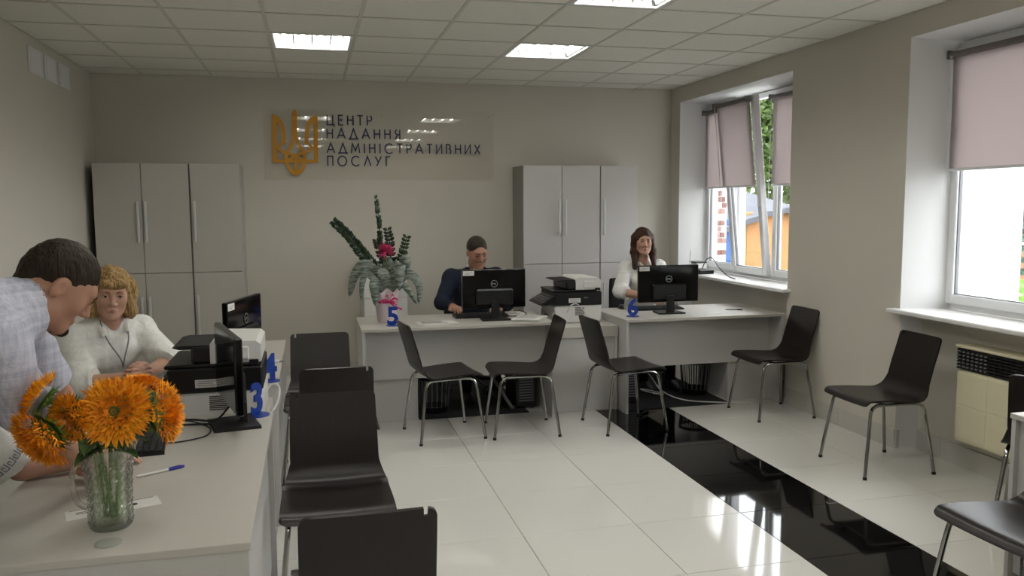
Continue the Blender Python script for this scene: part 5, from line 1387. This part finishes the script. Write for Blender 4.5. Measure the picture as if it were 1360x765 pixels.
# --- man in the suit at desk 5
R3 = thing('person', 'man in a dark suit working at the computer of desk 5', 'person', (1.37, 7.08, 0))
hd = Head((1.385, 6.90, 1.245), (.14, -.93, -.33), (0, -.30, .95), 1.10)
hip = np.array([1.37, 7.12, .58]); ch = np.array([1.37, 7.06, .95]); nb = np.array([1.38, 7.0, 1.085])
shA, shB = np.array([1.185, 7.04, 1.025]), np.array([1.575, 7.04, 1.02]); elA, wrA = np.array([1.075, 6.93, .815]), np.array([1.145, 6.73, .800]); elB, wrB = np.array([1.64, 6.87, .80]), np.array([1.50, 6.64, .795])
f = Field(*bounds(hip, hd.c, shA, shB, wrA, wrB, (1.15, 6.5, .78), m=.14), .005)
f.cone(nb-np.array([0, 0, .04]), hd.p(0, -.02, -.05), .062, .058, .03); hd.skin(f); f.cone(hip, ch, .12, .12, .05); f.cone(ch, nb, .10, .06, .05)
for a, b, c in ((shA, elA, wrA), (shB, elB, wrB)): f.cone(nb*.5+a*.5-np.array([0, 0, .05]), a-np.array([0, 0, .012]), .045, .046, .04); f.cone(a, b, .05, .042, .03); f.cone(b, c, .042, .029, .02)
hand(f, wrA, (.12, -.95, .05), (0, .1, -1), -1, .40, 1.05); hand(f, wrB, (-.45, -.85, .0), (0, .1, -1), 1, .40, 1.0)
field_obj('body', f, 'skin_a', R3); hd.face(R3, 'brow_dark', .3)
f = Field(*bounds(hip, ch, nb, shA, shB, elA, elB, m=.2), .006)
f.cone(hip+np.array([0, 0, -.04]), ch, .165, .160, .06, flat=((0, 1, 0), .9)); f.cone(ch, nb-np.array([0, 0, .01]), .145, .070, .06)
for a, b, c in ((shA, elA, wrA), (shB, elB, wrB)):
    f.cone(ch*.3+a*.7, a, .085, .074, .05); f.cone(nb-np.array([0, 0, .050]), a-np.array([0, 0, .010]), .062, .066, .05); f.cone(a, b, .072, .064, .03); cu = b+(c-b)*.86; f.cone(b, cu, .062, .046, .02)
for a, b, c in ((shA, elA, wrA), (shB, elB, wrB)): f.half(b+(c-b)*.86, c-b, .09)
f.cone(nb+np.array([0, -.075, .04]), ch+np.array([0, -.160, -.02]), .062, .014, .006, 'sub', flat=((0, 1, 0), 1.3)); f.cone(nb+np.array([0, 0, -.012]), hd.p(0, -.02, -.07), .078, .078, .004, 'sub')
field_obj('jacket', f, 'navy_suit', R3, .0026, 15, seed=7)
for q in (-1, 1):
    P = [[np.array([1.375+q*(.060-.045*u+w_*.055*math.sin(PI*min(1, u*.9+.12))), 7.0-.080-.075*u-.012*(1-w_), 1.12-.20*u])-np.array(R3.location) for w_ in np.linspace(0, 1, 4)] for u in np.linspace(0, 1, 9)]
    G().grid(P, .006).build('lapel', 'navy_suit', R3, 50)
f = Field(*bounds(ch, nb, m=.16), .005); f.cone(ch, nb, .128, .070, .05); f.cone(nb-np.array([0, -.005, .02]), nb+np.array([0, -.016, .050]), .076, .070, .01); f.cone(nb+np.array([0, 0, .01]), hd.p(0, -.02, -.07), .062, .062, .004, 'sub')
for q in (-1, 1): f.cone(nb+np.array([.012*q, -.085, .030]), nb+np.array([.050*q, -.100, -.035]), .010, .008, .006)
field_obj('shirt', f, 'white_blouse', R3)
f = Field(*bounds(hip, hip+np.array([0, -.5, -.5]), m=.25), .010); an = legs_seated(f, hip, (0, -1, 0), .03, .0); field_obj('trousers', f, 'dark_trousers', R3, .002, 14)
for a in an: shoe('shoe', R3, (a[0], a[1], .008), (0, -1, 0))
f = Field(*bounds(hd.c, m=.17), .004)
f.ell(hd.p(0, -.018, .038), np.array((.0785, .097, .0865))*hd.s, hd.R, .01); f.cone(hd.p(0, -.085, .0), hd.p(0, -.078, -.05), .045, .035, .03, flat=(hd.y, .7))
f.ell(hd.p(0, .125, .010), np.array((.072, .080, .088))*hd.s, hd.R, .006, 'sub'); f.ell(hd.p(0, .065, -.075), np.array((.12, .085, .085))*hd.s, hd.R, .006, 'sub')
for q in (-1, 1): f.ell(hd.p(q*.080, .0, -.012), np.array((.03, .024, .040))*hd.s, hd.R, .004, 'sub')
field_obj('hair', f, 'hair_greying', R3, .0007, 110, 1)

# --- long-haired woman at desk 6
R4 = thing('person', 'woman with long brown hair in a white shirt sitting at desk 6', 'person', (2.96, 7.08, 0))
hd = Head((2.925, 6.94, 1.315), (-.18, -.97, -.06), (-.06, -.06, 1), 1.0)
hip = np.array([2.97, 7.13, .60]); ch = np.array([2.97, 7.06, .99]); nb = np.array([2.95, 7.02, 1.125])
shA, shB = np.array([2.795, 7.03, 1.075]), np.array([3.13, 7.05, 1.075]); elA, wrA = np.array([2.69, 6.90, .87]), np.array([2.86, 6.70, .83]); elB, wrB = np.array([3.19, 6.90, .85]), np.array([3.04, 6.68, .80])
f = Field(*bounds(hip, hd.c, shA, shB, wrA, wrB, (2.9, 6.55, .78), m=.14), .0048)
f.cone(nb-np.array([0, 0, .04]), hd.p(0, -.02, -.06), .050, .046, .03); hd.skin(f, True); f.cone(hip, ch, .11, .11, .05); f.cone(ch, nb, .09, .055, .05)
for a, b, c in ((shA, elA, wrA), (shB, elB, wrB)): f.cone(nb*.5+a*.5-np.array([0, 0, .05]), a-np.array([0, 0, .012]), .045, .046, .04); f.cone(a, b, .046, .042, .03); f.cone(b, c, .043, .028, .02)
hand(f, wrA, (.5, -.8, -.12), (0, .1, -1), -1, .40, .92); hand(f, wrB, (-.3, -.9, .0), (0, .1, -1), 1, .40, .92)
field_obj('body', f, 'skin_b', R4); hd.face(R4, 'brow_dark', .35)
f = Field(*bounds(hip, ch, nb, shA, shB, elA, elB, m=.2), .006)
f.cone(hip+np.array([0, 0, -.04]), ch, .155, .140, .06, flat=((0, 1, 0), .92)); f.cone(ch, nb, .125, .058, .06)
for q in (-1, 1): f.ell(ch+np.array([.07*q, -.085, -.03]), (.07, .07, .07), None, .05)
for a, b, c, e in ((shA, elA, wrA, .28), (shB, elB, wrB, .28)):
    f.cone(ch*.3+a*.7, a, .072, .060, .05); f.cone(nb-np.array([0, 0, .045]), a-np.array([0, 0, .012]), .050, .052, .05); f.cone(a, b, .057, .066, .03); cu = b+(c-b)*e; f.cone(b, cu, .062, .060, .02); f.cone(b+(c-b)*(e-.16), cu, .064, .066, .006)
for a, b, c, e in ((shA, elA, wrA, .28), (shB, elB, wrB, .28)): f.half(b+(c-b)*e, c-b, .09)
f.cone(nb+np.array([0, -.07, .03]), nb+np.array([0, -.125, -.08]), .032, .010, .010, 'sub', flat=((0, 1, 0), 1.6)); f.cone(nb, hd.p(0, -.02, -.08), .048, .05, .008, 'sub')
for q in (-1, 1): f.cone(nb+np.array([.05*q, 0, .022]), nb+np.array([.045*q, -.088, -.030]), .014, .011, .006)
field_obj('shirt', f, 'white_blouse', R4, .0026, 16, seed=11)
f = Field(*bounds(hip, hip+np.array([0, -.5, -.5]), m=.25), .010); an = legs_seated(f, hip, (0, -1, 0), .03, .0); field_obj('trousers', f, 'dark_trousers', R4, .002, 14)
for a in an: shoe('shoe', R4, (a[0], a[1], .008), (0, -1, 0))
f = Field(*bounds(hd.c, hd.p(0, 0, -.26), m=.16), .0045)
f.ell(hd.p(0, -.018, .036), (.084, .103, .091), hd.R, .01)
for q in (-1, 1):
    f.cone(hd.p(q*.072, -.02, .03), hd.p(q*.082, -.01, -.10), .036, .034, .03); f.cone(hd.p(q*.082, -.01, -.10), hd.p(q*.088, .045, -.235), .034, .022, .03)
f.cone(hd.p(0, -.07, .0), hd.p(0, -.085, -.20), .06, .05, .03)
f.ell(hd.p(0, .105, -.045), (.058, .085, .106), hd.R, .008, 'sub')
field_obj('hair', f, 'hair_brown', R4, .0018, 70, 1, seed=3)
